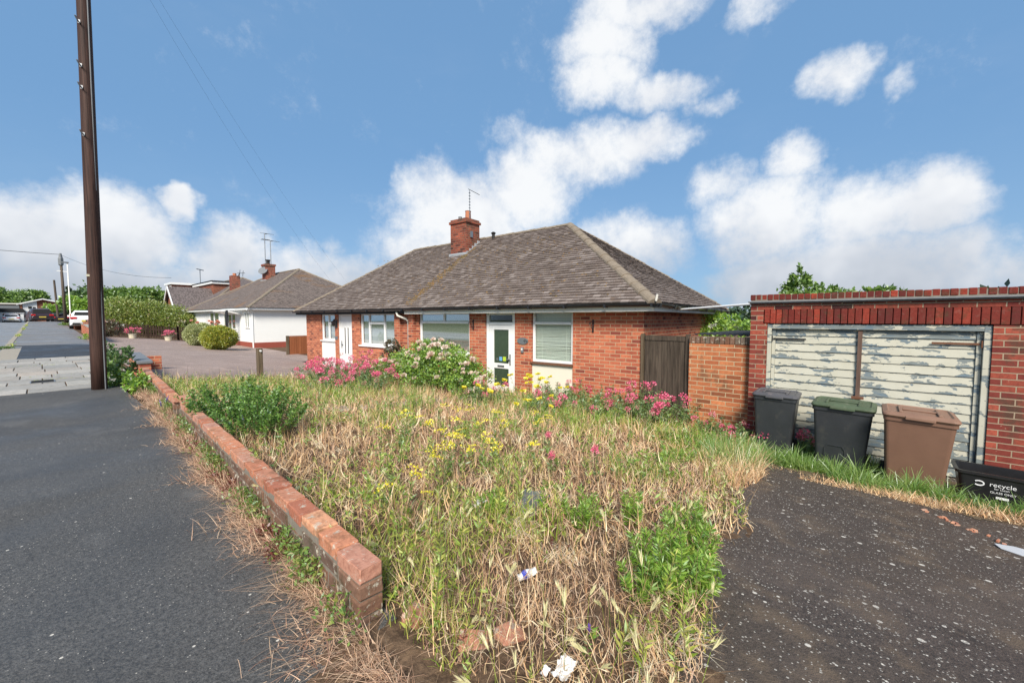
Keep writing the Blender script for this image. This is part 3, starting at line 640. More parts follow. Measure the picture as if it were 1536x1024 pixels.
# downpipe
MB().tube([(-.30, 7.30, 1.5), (-.28, 7.28, 1.40), (-.12, 7.10, 1.30), (-.055, 7.06, 1.22), (-.055, 7.06, -.6)], .034, 10).build('downpipe', M['white_old'], H, smooth=True)
# ---- roof geometry
EZ = 1.60; RZ = 4.10; OV = .32; RX = 3.02
ex0, ex1, ey0, ey1 = -OV, 2 * RX + OV, -OV, LEN + OV - .02
ap0, ap1 = (RX, 3.34), (RX, 10.55)
def roof_tiles(P0, P1, Q0, Q1, row=.105, tw=.165, th=.025, mb=None):
    """eave P0->P1, top Q0->Q1 (Q0==Q1 for a hip end)"""
    P0, P1, Q0, Q1 = map(Vector, (P0, P1, Q0, Q1)); ex = (P1 - P0).normalized(); LE = (P1 - P0).length
    nrm = ex.cross(Q0 - P0).normalized(); nrm = nrm if nrm.z > 0 else -nrm
    up = nrm.cross(ex).normalized(); up = up if up.z > 0 else -up
    Hh = (Q0 - P0).dot(up); xa = (Q0 - P0).dot(ex); xb = (Q1 - P0).dot(ex); n = int(Hh / row)
    mb = mb or MB()
    for i in range(n + 1):
        s0 = i * row; sm = min(s0 + row * .5, Hh); l = xa * sm / Hh; r = LE + (xb - LE) * sm / Hh; x = -(i % 2) * tw / 2
        while x < r:
            a, b = max(x, l), min(x + tw, r)
            if b - a > .02:
                lift = th + random.uniform(0, .012); s1 = min(s0 + row * 1.25, Hh + .03); sj = s0 - .006 + random.uniform(-.004, .004)
                a2, b2 = a + .002, b - .002
                def pt(xx, ss, nn): return P0 + ex * xx + up * ss + nrm * nn
                mb.add([pt(a2, sj, -.002), pt(b2, sj, -.002), pt(b2, sj, lift), pt(a2, sj, lift), pt(a2, s1, .002), pt(b2, s1, .002)], [(0, 1, 2, 3), (3, 2, 5, 4), (0, 3, 4), (1, 5, 2)])
            x += tw
    return mb
c00, c01, c10, c11 = (ex0, ey0, EZ), (ex0, ey1, EZ), (ex1, ey0, EZ), (ex1, ey1, EZ)
A0, A1 = (ap0[0], ap0[1], RZ), (ap1[0], ap1[1], RZ)
mb = roof_tiles(c00, c01, A0, A1); roof_tiles(c10, c00, A0, A0, mb=mb); roof_tiles(c01, c11, A1, A1, mb=mb)
mb.add([(x, y, z - .006) for x, y, z in (c00, c01, A1, A0, c10, c11)], [(0, 1, 2, 3), (0, 3, 4), (1, 5, 2), (4, 3, 2, 5)])
roof = mb.build('roof', M['tile'], H)
def hips(parent, a, b, rad=.12, seg=.42, mat=None, name='hip_tiles'):
    a, b = Vector(a), Vector(b); L_ = (b - a).length; d_ = (b - a) / L_; n = max(1, int(L_ / seg)); mb = MB()
    side = d_.cross(Vector((0, 0, 1))).normalized(); up = side.cross(d_)
    for i in range(n):
        p, q = a + d_ * (L_ * i / n), a + d_ * (L_ * (i + 1) / n + .03)
        r0, r1 = rad * 1.0, rad * .86; k = 8; jz = random.uniform(-.006, .006)
        rings = [[P_ + side * r_ * math.cos(math.pi * j / k) + up * (r_ * .72 * math.sin(math.pi * j / k) - .035 + jz) for j in range(k + 1)] for P_, r_ in ((p, r0), (q, r1))]
        mb.loft(rings)
    return mb.build(name, mat or M['hip'], parent, smooth=False)
hips(roof, c00, A0, .135); hips(roof, c10, A0, .10); hips(roof, c01, A1, .11); hips(roof, A0, A1, .11, name='ridge_tiles')
MB().tube([(ex0 - .03, ey0 - .02, EZ + .02), (ex0 - .05, ey0 - .05, EZ + .13)], .02, 6).build('hip_iron', M['white_old'], roof)
# fascia, soffit, gutter
fb_ = MB(); fb_.box(ex0 + .035, ex0 + .06, ey0 + .04, 6.95, 1.435, 1.585); fb_.box(ex0 + .06, ex1 - .03, ey0 + .035, ey0 + .06, 1.435, 1.585)
fb_.box(ex0 + .062, 0, ey0 + .062, 6.95, 1.44, 1.455); fb_.box(ex0 + .065, ex1 - .05, ey0 + .065, 0, 1.441, 1.456); fb_.build('fascia', M['white_old'], H)
fb_ = MB(); fb_.box(ex0 + .035, ex0 + .06, 6.955, ey1 - .03, 1.455, 1.585); fb_.box(ex0 + .06, 0, 6.955, ey1 - .05, 1.458, 1.472); fb_.box(ex0 + .06, ex1, ey1 - .055, ey1 - .03, 1.455, 1.585); fb_.build('fascia', M['blackdull'], H)
def gutter(parent, a, b, rad=.058, mat=None):
    a, b = Vector(a), Vector(b); d_ = (b - a).normalized(); side = d_.cross(Vector((0, 0, 1))).normalized(); up = Vector((0, 0, 1)); rings = []
    n = 14
    for i in range(n + 1):
        P_ = a + (b - a) * i / n + up * (.010 * math.sin(i * 2.1) * .6)
        rings.append([P_ + side * rad * math.cos(math.pi * j / 8) - up * rad * math.sin(math.pi * j / 8) for j in range(9)] + [P_ + side * (rad - .008) * math.cos(math.pi * j / 8) - up * (rad - .008) * math.sin(math.pi * j / 8) for j in range(8, -1, -1)])
    mb = MB().loft(rings)
    L_ = (b - a).length
    for k in range(int(L_ / .9) + 1):
        p = a + d_ * min(L_, k * .9 + .1); mb.obox(p - up * rad * .5, d_ * .02, side * (rad + .008), up * (rad * .62))
    return mb.build('gutter', mat or M['black'], parent)
gutter(H, (ex0 - .03, ey0 - .06, 1.575), (ex0 - .03, ey1 + .02, 1.59)); gutter(H, (ex0 - .07, ey0 - .03, 1.575), (ex1, ey0 - .03, 1.53))
# chimney
ch = thing('x', 'x', 'x'); bpy.data.objects.remove(ch)
cm = MB().box(2.15, 2.80, 6.80, 7.55, 3.1, 4.52); cm.box(2.11, 2.84, 6.76, 7.59, 4.52, 4.60); cm.box(2.15, 2.80, 6.80, 7.55, 4.60, 4.67)
chim = cm.build('chimney', M['brick_sooty'], roof)
for (yy_, r_, h_, mt) in ((7.0, .105, .30, 'terracotta'), (7.38, .07, .16, 'slate_cap')): MB().tube([(2.45, yy_, 4.66), (2.45, yy_, 4.66 + h_ * .9), (2.45, yy_, 4.66 + h_)], [r_, r_ * .9, r_ * 1.02], 12).build('chimney_pot', M[mt], chim)
mb = MB(); mb.box(2.10, 2.145, 6.76, 7.59, 3.33, 3.52)
for k in range(5): mb.box(2.15 + k * .13, 2.29 + k * .13, 6.765, 6.795, 3.40 + k * .105, 3.56 + k * .105)
mb.build('flashing', M['lead'], chim)
rf = MB().tube([(2.9, 6.25, 3.95), (2.9, 6.25, 4.15), (2.9, 6.25, 4.20), (2.9, 6.25, 4.24)], [.05, .05, .09, .04], 10).build('roof_vent', M['blackdull'], roof)
ae = thing('tv_aerial', 'thin aerial mast clamped to the red brick chimney of the bungalow', 'aerial', (HO[0] + 2.10, HO[1] + 6.95, 4.2), HR)
MB().tube([(0, 0, -.2), (0, 0, 1.45)], .012, 6).build('mast', M['metal'], ae)
MB().tube([(0, .06, 1.47), (.1, -.36, 1.22)], .010, 6).build('boom', M['blackdull'], ae)
mb = MB()
for k in range(12): mb.box(-.03, .03, -.018, .018, .22 + k * .1, .235 + k * .1)
mb.box(-.004, .004, -.004, .004, .2, 1.36).build('elements', M['metal'], ae)
MB().box(-.06, .05, -.10, .07, -.16, .04).build('bracket', M['metal'], ae)
# moss on the roof
nn = 900; V = []; F = []
slope_up = (Vector(A0) - Vector((ex0, ap0[1], EZ))).normalized()
def roofpt(x, y): return EZ + (RZ - EZ) * (x - ex0) / (RX - ex0)
mb = MB()
for i in range(2100):
    if i < 620:
        t_ = random.random(); x = 2.5 - 2.7 * t_ + random.gauss(0, .03); y = 6.78 + .1 * t_ + random.gauss(0, .07 + .05 * t_)
    else:
        y = 6.0 + random.gauss(-1.5, 3.2); x = random.uniform(ex0, 2.6)
    if x < ex0 + .02 or x > RX - .1 or y < ap0[1] * (x - ex0) / (RX - ex0) + .1 or y > 13: continue
    z = roofpt(x, y) + .018; s_ = random.uniform(.012, .04) * (1.35 if i < 620 else .95); a_ = random.uniform(0, 6)
    pts = [(x + s_ * math.cos(a_ + q * 1.256) * random.uniform(.7, 1.2) * .8, y + s_ * math.sin(a_ + q * 1.256) * 1.3, 0) for q in range(5)]
    mb.add([(px, py, roofpt(px, py) + .010) for px, py, _ in pts] + [(x, y, z + s_ * .55)], [(q, (q + 1) % 5, 5) for q in range(5)])
tag(mb.build('moss', M['moss'], roof), kind='stuff')

# ================================================================== SIDE GATE, BOUNDARY WALL
gt = thing('garden_gate', 'tall weathered dark wooden side gate between the bungalow and the orange brick wall', 'gate', (7.42, 2.19, 0), -.02)
mb = MB(); yb = .06
for k in range(7):
    wd = (.80 - .06) / 7; mb.box(0 + random.uniform(0, .004), .025, yb + k * wd + .0015, yb + (k + 1) * wd - .0015, -.62 + random.uniform(0, .02), .99)
mb.build('boards', M['gatewood'], gt, bevel=.002, segs=1)
MB().box(-.012, -.001, .06, .80, .90, .985).build('ledge', M['gatewood'], gt)
MB().box(-.03, .05, -.02, .045, -.7, 1.02).build('post', M['gatewood'], gt); MB().box(-.03, .05, .815, .87, -.7, 1.02).build('post', M['postwood'], gt)
bw = thing('boundary_wall', 'tall orange brick wall with soldier top course between the wooden gate and the garage', 'wall', (7.32, 1.22, 0))
MB().box(0, .215, 0, .93, -.75, .875).build('brickwork', M['brick_wall'], bw)
mb = MB(); y = .0
while y < .92: mb.box(-.002 + random.uniform(-.003, .003), .217, y + .004, min(y + .0715, .93), .879, .995); y += .0755
mb.build('soldier_course', M['wallface'], bw, bevel=.004, segs=1)
rf_ = thing('passage_roof', 'corrugated roof edge showing above the gate and orange brick wall', 'roof', (7.5, 1.2, 1.02))
vs = []; n = 60
for i in range(n + 1):
    for x, dz in ((0, .0), (0.0, .018), (3.2, .0)): vs.append((x, .9 * i / n * 1.0 + .02, dz + .012 * math.sin(i / n * 2 * math.pi * 9)))
fs = [(3 * i, 3 * i + 3, 3 * i + 4, 3 * i + 1) for i in range(n)] + [(3 * i + 1, 3 * i + 4, 3 * i + 5, 3 * i + 2) for i in range(n)]
MB().add(vs, fs).build('corrugated_sheet', M['blackdull'], rf_)
ln = thing('overflow_pipe', 'thin white pipe running from the bungalow eaves to the garage', 'pipe', (8.6, 2.75, 1.49))
MB().tube([(0, 0, 0), (-.9, -1.57, .06)], .02, 8).build('pipe', M['white'], ln)

# ================================================================== GARAGE
G = thing('garage', 'flat-roofed dark red brick garage with peeling white double doors behind the bins', 'garage', (7.2, 0, 0))
gy0, gy1 = 1.21, -5.0
mb = MB(); mb.box(0, .22, .985, gy0, -.95, 1.225); mb.box(0, .22, gy1, -1.265, -.95, 1.225); mb.box(0, .22, gy1, gy0, 1.44, 1.525)
mb.box(0, .22, 1.04, gy0, 1.225, 1.44); mb.box(.22, 5.5, gy0 - .22, gy0, -.95, 1.525); mb.box(.22, 5.5, gy1, gy1 + .22, -.95, 1.5); mb.box(5.5, 5.7, gy1, gy0, -.95, 1.5)
mb.build('wall', M['brick_garage'], G)
MB().box(.24, 5.5, gy1 + .24, gy0 - .24, 1.38, 1.45).build('roof', M['blackdull'], G)
mb = MB(); y = 1.03
while y > gy1: mb.box(-.006 + random.uniform(-.004, .004), .2, y - .0715, y - .003, 1.232 + random.uniform(-.003, .003), 1.436); y -= .0755
mb.build('lintel_course', M['soldier'], G, bevel=.005, segs=1)
mb = MB(); y = gy0 + .01
while y > gy1: mb.box(-.035 + random.uniform(-.005, .005), .2, y - .0725, y - .004, 1.583, 1.665 + random.uniform(-.006, .004)); y -= .0755
mb.build('parapet_course', M['soldier'], G, bevel=.008, segs=2)
MB().box(-.03, .2, gy1, gy0 - .004, 1.527, 1.655).build('parapet_bed', M['mortar_dk'], G)
mb = MB(); mb.box(-.075, .1, gy1, gy0 + .03, 1.545, 1.568); mb.box(-.05, .1, gy1, gy0 + .015, 1.529, 1.5435); mb.build('drip_edge', M['slate_cap'], G, bevel=.004, segs=1)
mb = MB(); mb.box(.02, .14, .93, .983, -.68, 1.222); mb.box(.02, .14, -1.263, -1.20, -.68, 1.222); mb.box(.021, .139, -1.20, .93, 1.15, 1.222)
gf = mb.build('door_frame', M['peel'], G, bevel=.003, segs=1)
for (ya, yb, hs) in ((-.075, .925, .86), (-1.195, -.115, -1.12)):
    d = MB(); z = -.665
    while z < 1.14:
        h_ = min(.112, 1.145 - z); xo = .075 + random.uniform(-.003, .003)
        lo = ya + (.045 if ya < -.5 else .0); hi = yb - (.045 if yb > .5 else 0)
        d.add([(xo, lo, z + .003), (xo, hi, z + .003), (xo + .014, hi, z + h_ - .0005), (xo + .014, lo, z + h_ - .0005), (xo + .035, lo, z + .003), (xo + .035, hi, z + .003), (xo + .035, hi, z + h_ - .0005), (xo + .035, lo, z + h_ - .0005)],
              [(0, 1, 2, 3), (4, 7, 6, 5), (0, 4, 5, 1), (2, 6, 7, 3), (0, 3, 7, 4), (1, 5, 6, 2)])
        z += .114
    d.box(.062, .11, ya, ya + .043, -.66, 1.145) if ya < -.5 else d.box(.062, .11, yb - .043, yb, -.66, 1.145)
    dr = d.build('garage_door', M['peel'], G)
    MB().box(.11, .12, ya + .002, yb - .002, -.66, 1.14).build('backing', M['blackdull'], dr)
    h1, h2 = (yb - .02, yb - .42) if yb > .5 else (ya + .02, ya + .42)
    hb = MB(); hb.box(.05, .061, min(h1, h2), max(h1, h2), .985, 1.01); e_ = yb + .01 if yb > .5 else ya - .03; hb.box(.03, .06, e_ - .02, e_ + .04, .955, 1.04)
    hb.build('hinge', M['rust'] if ya < -.5 else M['blackdull'], dr)
mb = MB(); mb.box(.045, .09, -.118, -.072, -.66, 1.15); cb = mb.build('cover_strip', planks('brown_strip', (.10, .06, .045), (.20, .13, .10), .7, (9, 9, .6)), G)
MB().box(.01, .044, -.16, -.03, .20, .235).build('handle', M['rust'], cb)
MB().box(.12, .13, -1.25, .98, -.9, 1.2).build('inside', M['dark'], G)

# ================================================================== WHEELIE BINS
def wheelie(label, x, y, zb, wt, dt, h, mbody, mlid, rz=0, style=0, lean=0.):
    t = thing('wheelie_bin', label, 'bin', (x, y, zb), rz, 'wheelie bins in front of the garage door'); t.rotation_euler = (lean, 0, rz)
    hb, hd = wt * .5, dt * .5; s0 = .80
    rings = [rrect(0, 0, hd * s0 * k, hb * s0 * k, .03, z) for z, k in ((0, .97), (.015, 1.0))]
    for i in range(1, 7):
        q = i / 6; s_ = s0 + (1 - s0) * q; rings.append(rrect(-.0 * q, 0, hd * s_, hb * s_, .035, .015 + (h - .075) * q))
    rings += [rrect(0, 0, hd * 1.045, hb * 1.045, .04, h - .058), rrect(0, 0, hd * 1.045, hb * 1.045, .04, h - .02)]
    MB().loft(rings).build('body', mbody, t, smooth=False)
    mb = MB()
    if style == 1:   # moulded arch panel on the front
        pts = [(-.93 * hd, -hb * .05 + .0, .0)]
        a_ = [(-hb * .18, .03), (-hb * .18, h * .36), (-hb * .08, h * .42), (hb * .42, h * .42), (hb * .52, h * .36), (hb * .52, .03)]
        for (p, q) in zip(a_[:-1], a_[1:]):
            def fx(zz): return -(hd * (s0 + (1 - s0) * zz / h)) - .004
            mb.bar((fx(p[1]), p[0], p[1]), (fx(q[1]), q[0], q[1]), .012, .012)
        mb.build('moulded_panel', mbody, t)
    for sy in (-1, 1):
        mb = MB().box(-hd * .98, hd * .6, sy * hb * .93, sy * (hb * 1.0 + .012), h - .17, h - .06)
    # lid: shallow dome with a raised rib and front lip
    lr = []
    for (k, z, dx) in ((1.07, h - .018, 0), (1.10, h + .002, -.008), (1.08, h + .022, -.01), (.97, h + .036, -.006), (.93, h + .040, 0), (.88, h + .026, 0), (.45, h + .034, 0), (.05, h + .040, 0)):
        lr.append(rrect(dx, 0, hd * k, hb * k, .05 * k, z))
    lid = MB().loft(lr).build('lid', mlid, t, smooth=False, bevel=0)
    lb = MB()
    for sy in (-.55, .55): lb.obox((-hd * .2, sy * hb, h + .045), (hd * .72, 0, 0), (0, .014, 0), (0, 0, .010))
    lb.obox((-hd * .2, 0, h + .046), (.018, 0, 0), (0, hb * .5, 0), (0, 0, .009)); lb.obox((-hd * 1.1, 0, h - .004), (.02, 0, 0), (0, hb * .42, 0), (0, 0, .018))
    lb.build('ribs', mlid, lid, bevel=.006)
    MB().tube([(hd * 1.12, -hb * .95, h - .03), (hd * 1.12, hb * .95, h - .03)], .016, 8).build('handle', mbody, t)
    for sy in (-1, 1):
        wl = MB().tube([(hd * .75, sy * (hb * .80), .10), (hd * .75, sy * (hb * .80 + .05), .10)], .10, 20).build('wheel', M['rubber'], t, bevel=.008)
        MB().tube([(hd * .75, sy * (hb * .80 + .051), .10), (hd * .75, sy * (hb * .80 + .056), .10)], .06, 14).build('hub', M['bin_lidgrey'], wl)
    return t
wheelie('charcoal wheelie bin with a faded grey lid, beside the orange brick wall', 6.86, .80, -.645, .50, .52, .86, M['bin_grey'], M['bin_lidgrey'], lean=.015)
wheelie('charcoal wheelie bin with a green lid, between the grey-lidded and brown bins', 6.62, .055, -.64, .57, .54, .845, M['bin_grey'], M['bin_green'], style=1, rz=-.05, lean=.02)
wheelie('brown wheelie bin with a brown lid in front of the peeling garage door', 6.36, -.58, -.63, .55, .58, .86, M['bin_brown'], M['bin_brownlid'], rz=-.03, lean=.03)
# recycling box
RB = thing('recycling_box', 'black open recycling box with white lettering, beside the brown bin', 'box', (6.42, -1.23, -.60), -.04)
L2, D2, hh = .62, .38, .31
rings = [rrect(0, 0, D2 / 2 * .84, L2 / 2 * .86, .03, 0), rrect(0, 0, D2 / 2 * .97, L2 / 2 * .98, .035, hh - .03), rrect(0, 0, D2 / 2 * 1.06, L2 / 2 * 1.05, .04, hh - .028), rrect(0, 0, D2 / 2 * 1.06, L2 / 2 * 1.05, .04, hh),
         rrect(0, 0, D2 / 2 * .95, L2 / 2 * .96, .035, hh), rrect(0, 0, D2 / 2 * .82, L2 / 2 * .84, .03, .02)]
MB().loft(rings).build('tub', M['black'], RB)
def text(s, size, mat, parent, loc, name='lettering', rot=None, ext=.0005):
    cu = bpy.data.curves.new(name, 'FONT'); cu.body = s; cu.size = size; cu.align_x = 'CENTER'; cu.extrude = ext
    tmp = bpy.data.objects.new(name, cu); C.objects.link(tmp)
    dg = bpy.context.evaluated_depsgraph_get(); me = bpy.data.meshes.new_from_object(tmp.evaluated_get(dg)); bpy.data.objects.remove(tmp)
    me.materials.clear(); o = link(name, me, parent, mat); o.location = loc
    o.rotation_euler = rot or Matrix(((0, 0, -1), (-1, 0, 0), (0, 1, 0))).to_euler(); return o
tilt = Matrix(((0, -.09, -1), (-1, 0, 0), (0, 1, -.09))).to_euler()
def fxx(z): return -D2 / 2 * (.84 + .13 * z / (hh - .03)) - .004
text('recycle', .062, M['whitetext'], RB, (fxx(.185), -.005, .185), rot=tilt)
text('for Luton', .026, M['whitetext'], RB, (fxx(.155), .0, .155), rot=tilt)
text('GLASS ONLY', .030, M['whitetext'], RB, (fxx(.115), -.01, .115), rot=tilt)
mb = MB(); cy, cz = .155, .200
for k in range(14):
    a1, a2 = R(40 + k * 20), R(60 + k * 20); mb.bar((fxx(cz), cy + .034 * math.cos(a1), cz + .024 * math.sin(a1)), (fxx(cz), cy + .034 * math.cos(a2), cz + .024 * math.sin(a2)), .010, .010)
mb.build('swirl_logo', M['whitetext'], RB); MB().box(fxx(.08) - .002, fxx(.08) + .001, -.05, .035, .062, .085).build('sticker', M['whitetext'], RB)

# ================================================================== UTILITY POLE, WIRES
pb = thing('utility_pole', 'tall dark creosoted wooden pole on the pavement in the foreground', 'pole', (.66, 10.62, 0))
pts = [(0.10 * q, -.16 * q, 9.2 * q) for q in np.linspace(0, 1, 14)]; pts[0] = (0, 0, -.1)
MB().tube(pts, list(np.linspace(.110, .086, 14)), 18).build('shaft', M['pole'], pb, smooth=True)
mb_h = [6.45, 5.72, 5.35, 4.55, 7.2, 7.6]
for i, z in enumerate(mb_h):
    s_ = -1 if i % 2 else 1; q = z / 9.2; cx, cy = .10 * q, -.16 * q; rr = .095
    MB().tube([(cx - rr * .75, cy - rr * .65, z), (cx - rr * .75 - .03, cy - rr * .65 - .09, z + .0), (cx - rr * .75 - .05, cy - rr * .65 - .12, z + .035)], .012, 6).add([(cx - rr * .9, cy - rr * .9, z + .03), (cx - rr * .6, cy - rr * 1.0, z + .03), (cx - rr * .6, cy - rr * 1.0, z - .03), (cx - rr * .9, cy - rr * .9, z - .03)], [(0, 1, 2, 3)]).build('climbing_step', M['metal'], pb)
MB().tube([(.075, -.088, .0), (.085, -.11, 2.5), (.115, -.20, 6.5), (.13, -.225, 8.9)], .011, 6).build('cable', M['slate_cap'], pb)
MB().box(-.09, -.03, -.112, -.098, 2.06, 2.10).build('tag_plate', M['creampot'], pb)
def wire(label, a, b, sag, r=.008, loc=None):
    a, b = Vector(a), Vector(b); pts = [a.lerp(b, t_) - Vector((0, 0, sag * 4 * t_ * (1 - t_))) for t_ in np.linspace(0, 1, 24)]
    tag(MB().tube([p - a for p in pts], r, 5).build('overhead_wire', M['blackdull']), label, 'wire'); o = C.objects[-1]; o.location = a; return o
wire('upper drop wire from the tall pole down to the bungalow roof', (.82, 10.34, 8.9), (HO[0] + .5, HO[1] + 12.1, 2.6), .35, .0014)
wire('lower drop wire from the tall pole down to the bungalow roof', (.82, 10.34, 8.75), (HO[0] + .0, HO[1] + 11.7, 2.2), .5, .0014)
fp = thing('utility_pole', 'far wooden pole with a grey transformer head, at the end of the pavement', 'pole', (1.72, 62.5, gz(1.7, 62.5)))
MB().tube([(0, 0, 0), (-.08, -.1, 6.9)], [.13, .10], 12).build('shaft', M['pole_far'], fp, smooth=True)
MB().tube([(-.08, -.1, 6.0), (-.08, -.1, 6.1), (-.08, -.1, 6.7), (-.08, -.1, 6.9), (-.08, -.1, 7.25)], [.14, .22, .22, .16, .10], 6).build('head', M['slate_cap'], fp)
MB().bar((-.40, -.1, 5.45), (.40, -.1, 5.38), .09).build('crossarm', M['white'], fp)
lp = thing('street_lamp', 'slim pale grey lamp column standing right of the far wooden pole', 'street lamp', (2.0, 60.0, gz(2, 60)))
MB().tube([(0, 0, 0), (0, 0, 1.1), (0, 0, 1.15), (0, 0, 6.2)], [.08, .08, .05, .04], 10).build('column', M['white_old'], lp, smooth=True)
MB().box(-.45, .1, -.1, .1, 6.15, 6.27).build('lamp_head', M['slate_cap'], lp)
tp = thing('utility_pole', 'thinner dark pole seen left of the far transformer pole', 'pole', (1.75, 88, gz(1.7, 85)))
MB().tube([(0, 0, -1), (-.2, 0, 6.1)], [.14, .11], 8).build('shaft', M['pole_far'], tp)
wire('long wire running left from the far pole out of the picture', (1.62, 62.4, 7.9), (-30, 60, 10.4), .9, .022)
wire('wire running from the far pole back to the right', (1.62, 62.4, 7.9), (7.0, 42, 4.6), .6, .012)

# ================================================================== NEIGHBOUR BUNGALOW (white)
def hip_roof(parent, x0, x1, y0, y1, ez, rz_, rx, ya, yb, mat, hipr=.11, th=.02):
    c = [(x0, y0, ez), (x0, y1, ez), (x1, y1, ez), (x1, y0, ez)]; A_, B_ = (rx, ya, rz_), (rx, yb, rz_)
    me = bpy.data.meshes.new('roof'); faces = [[c[0], c[1], B_, A_], [c[3], c[0], A_], [c[1], c[2], B_], [c[2], c[3], A_, B_]]
    V = []; F = []; UV = []
    for f in faces:
        e = (Vector(f[1]) - Vector(f[0])).normalized(); nrm = e.cross(Vector(f[-1]) - Vector(f[0])).normalized(); u = nrm.cross(e)
        b_ = len(V); V += f; F.append(tuple(range(b_, b_ + len(f)))); UV += [((Vector(q) - Vector(f[0])).dot(e), abs((Vector(q) - Vector(f[0])).dot(u))) for q in f]
    me.from_pydata(V, [], F); ul = me.uv_layers.new(name='uv')
    for l in me.loops: ul.data[l.index].uv = UV[l.vertex_index]
    rf = link('roof', me, parent, mat)
    if hipr:
        for a_, b_ in ((c[0], A_), (c[3], A_), (c[1], B_)): hips(rf, a_, b_, hipr, .45)
        if ya != yb: hips(rf, A_, B_, hipr, .45, name='ridge_tiles')
    return rf
N = thing('bungalow', 'white rendered bungalow with brick plinth, hipped lichen-stained roof and tall aerials', 'house', (7.8, 25.7, 0))
mb = MB(); mb.box(0, 8, 0, 14.0, -.05, 1.86); mb.build('wall', M['render'], N)
mb = MB(); mb.box(-.03, 8.03, -.03, 14.03, -.9, -.05); mb.build('plinth', plain('red_painted_plinth', (.30, .07, .045), .7, .15, 6), N)
mb = MB(); mb.box(-.34, 8.3, -.36, -.33, 1.80, 1.93); mb.box(-.37, -.34, -.36, 14.3, 1.80, 1.93); mb.box(-.34, 0, -.33, 14.3, 1.865, 1.88); mb.box(0, 8.2, -.33, 0, 1.866, 1.881); mb.build('fascia', M['white'], N)
rf = hip_roof(N, -.42, 9.3, -.45, 14.4, 1.94, 4.9, 4.5, 5.0, 10.0, M['tile_white'], .11)
cm = MB().box(3.4, 4.05, 8.2, 9.0, 3.6, 5.3); cm.box(3.35, 4.10, 8.15, 9.05, 5.3, 5.45); chn = cm.build('chimney', M['brick_garage'], rf)
MB().tube([(3.7, 8.6, 5.45), (3.7, 8.6, 5.7), (3.7, 8.6, 5.8)], [.13, .12, .2], 10).build('chimney_pot', M['blackdull'], chn)
MB().box(3.3, 4.1, 8.1, 9.1, 3.95, 4.25).build('flashing', M['lead'], chn)
MB().tube([(3.3, 8.4, 4.9), (3.24, 8.35, 4.95)], [.30, .34], 14).build('satellite_dish', M['slate_cap'], chn)
for (y0, y1, z0, z1, mm) in ((.65, 1.45, .75, 1.72, ((1.05, .8, 1.7),)), (3.1, 5.6, .62, 1.72, ((3.9, .7, 1.7), (4.7, .7, 1.7))), (6.6, 8.9, .7, 1.74, ((7.8, .75, 1.7),))):
    window(N, y0, y1, z0, z1, ymull=mm, x=-.05, cover=None, fr=.08); wn = C.objects[-2]
    MB().box(-.015, -.004, y0 + .04, y1 - .04, z0 + .04, z1 - .04).build('curtain', plain('curtain_grey', (.28, .31, .30), .8), N)
MB().box(-.02, .0, 9.2, 10.1, -.4, 1.7).build('door', M['white'], N)
mb = MB(); mb.obox((-.40, 3.35, 1.66), (.42, 0, -.10), (0, 1.3, 0), (0, 0, .03)); mb.build('canopy', M['white'], N)
MB().tube([(-.75, 2.1, -.35), (-.75, 2.1, 1.8)], .075, 8).build('porch_post', M['black'], N)
MB().tube([(-.38, -.1, 1.82), (-.06, .03, 1.6), (-.06, .03, -.4)], .04, 8).build('downpipe', M['white'], N)
for k, (dx, dy, hh_) in enumerate(((3.62, 8.9, 2.9), (3.8, 8.3, 2.3))):
    t = thing('tv_aerial', ('taller' if k == 0 else 'shorter') + ' TV aerial mast on the chimney of the white bungalow', 'aerial', (7.8 + dx, 25.7 + dy, 5.2))
    MB().tube([(0, 0, -.6), (0, 0, hh_ - .3)], .03, 6).build('mast', M['metal'], t)
    mb = MB()
    for j in range(6): mb.bar((-.10, -.45 + j * .22, hh_ - .35 + .04 * j), (.5, -.45 + j * .22, hh_ - .35 + .04 * j), .018)
    mb.bar((.2, -.7, hh_ - .4), (.2, .8, hh_ - .12), .03); mb.bar((0, 0, hh_ - .32), (.2, 0, hh_ - .28), .03)
    if k == 0: [mb.bar((-.25, -.25 + j * .12, hh_ - .75), (.3, -.25 + j * .12, hh_ - .75), .015) for j in range(4)]
    mb.build('elements', M['blackdull'], t)
t = thing('fence_panel', 'reddish-brown boarded fence panel between the two bungalows', 'fence', (7.55, 20.5, gz(8, 20.5)))
mb = MB()
for k in range(30): mb.box(.12 + k * .11, .225 + k * .11, 0 + (k % 2) * .006, .02 + (k % 2) * .006, -.02, .86)
mb.build('boards', M['fencewood'], t); MB().box(0, .10, -.03, .07, -.1, .90).build('post', M['postwood'], t); MB().box(.1, 3.4, .03, .05, .862, .89).build('capping', M['fencewood'], t)
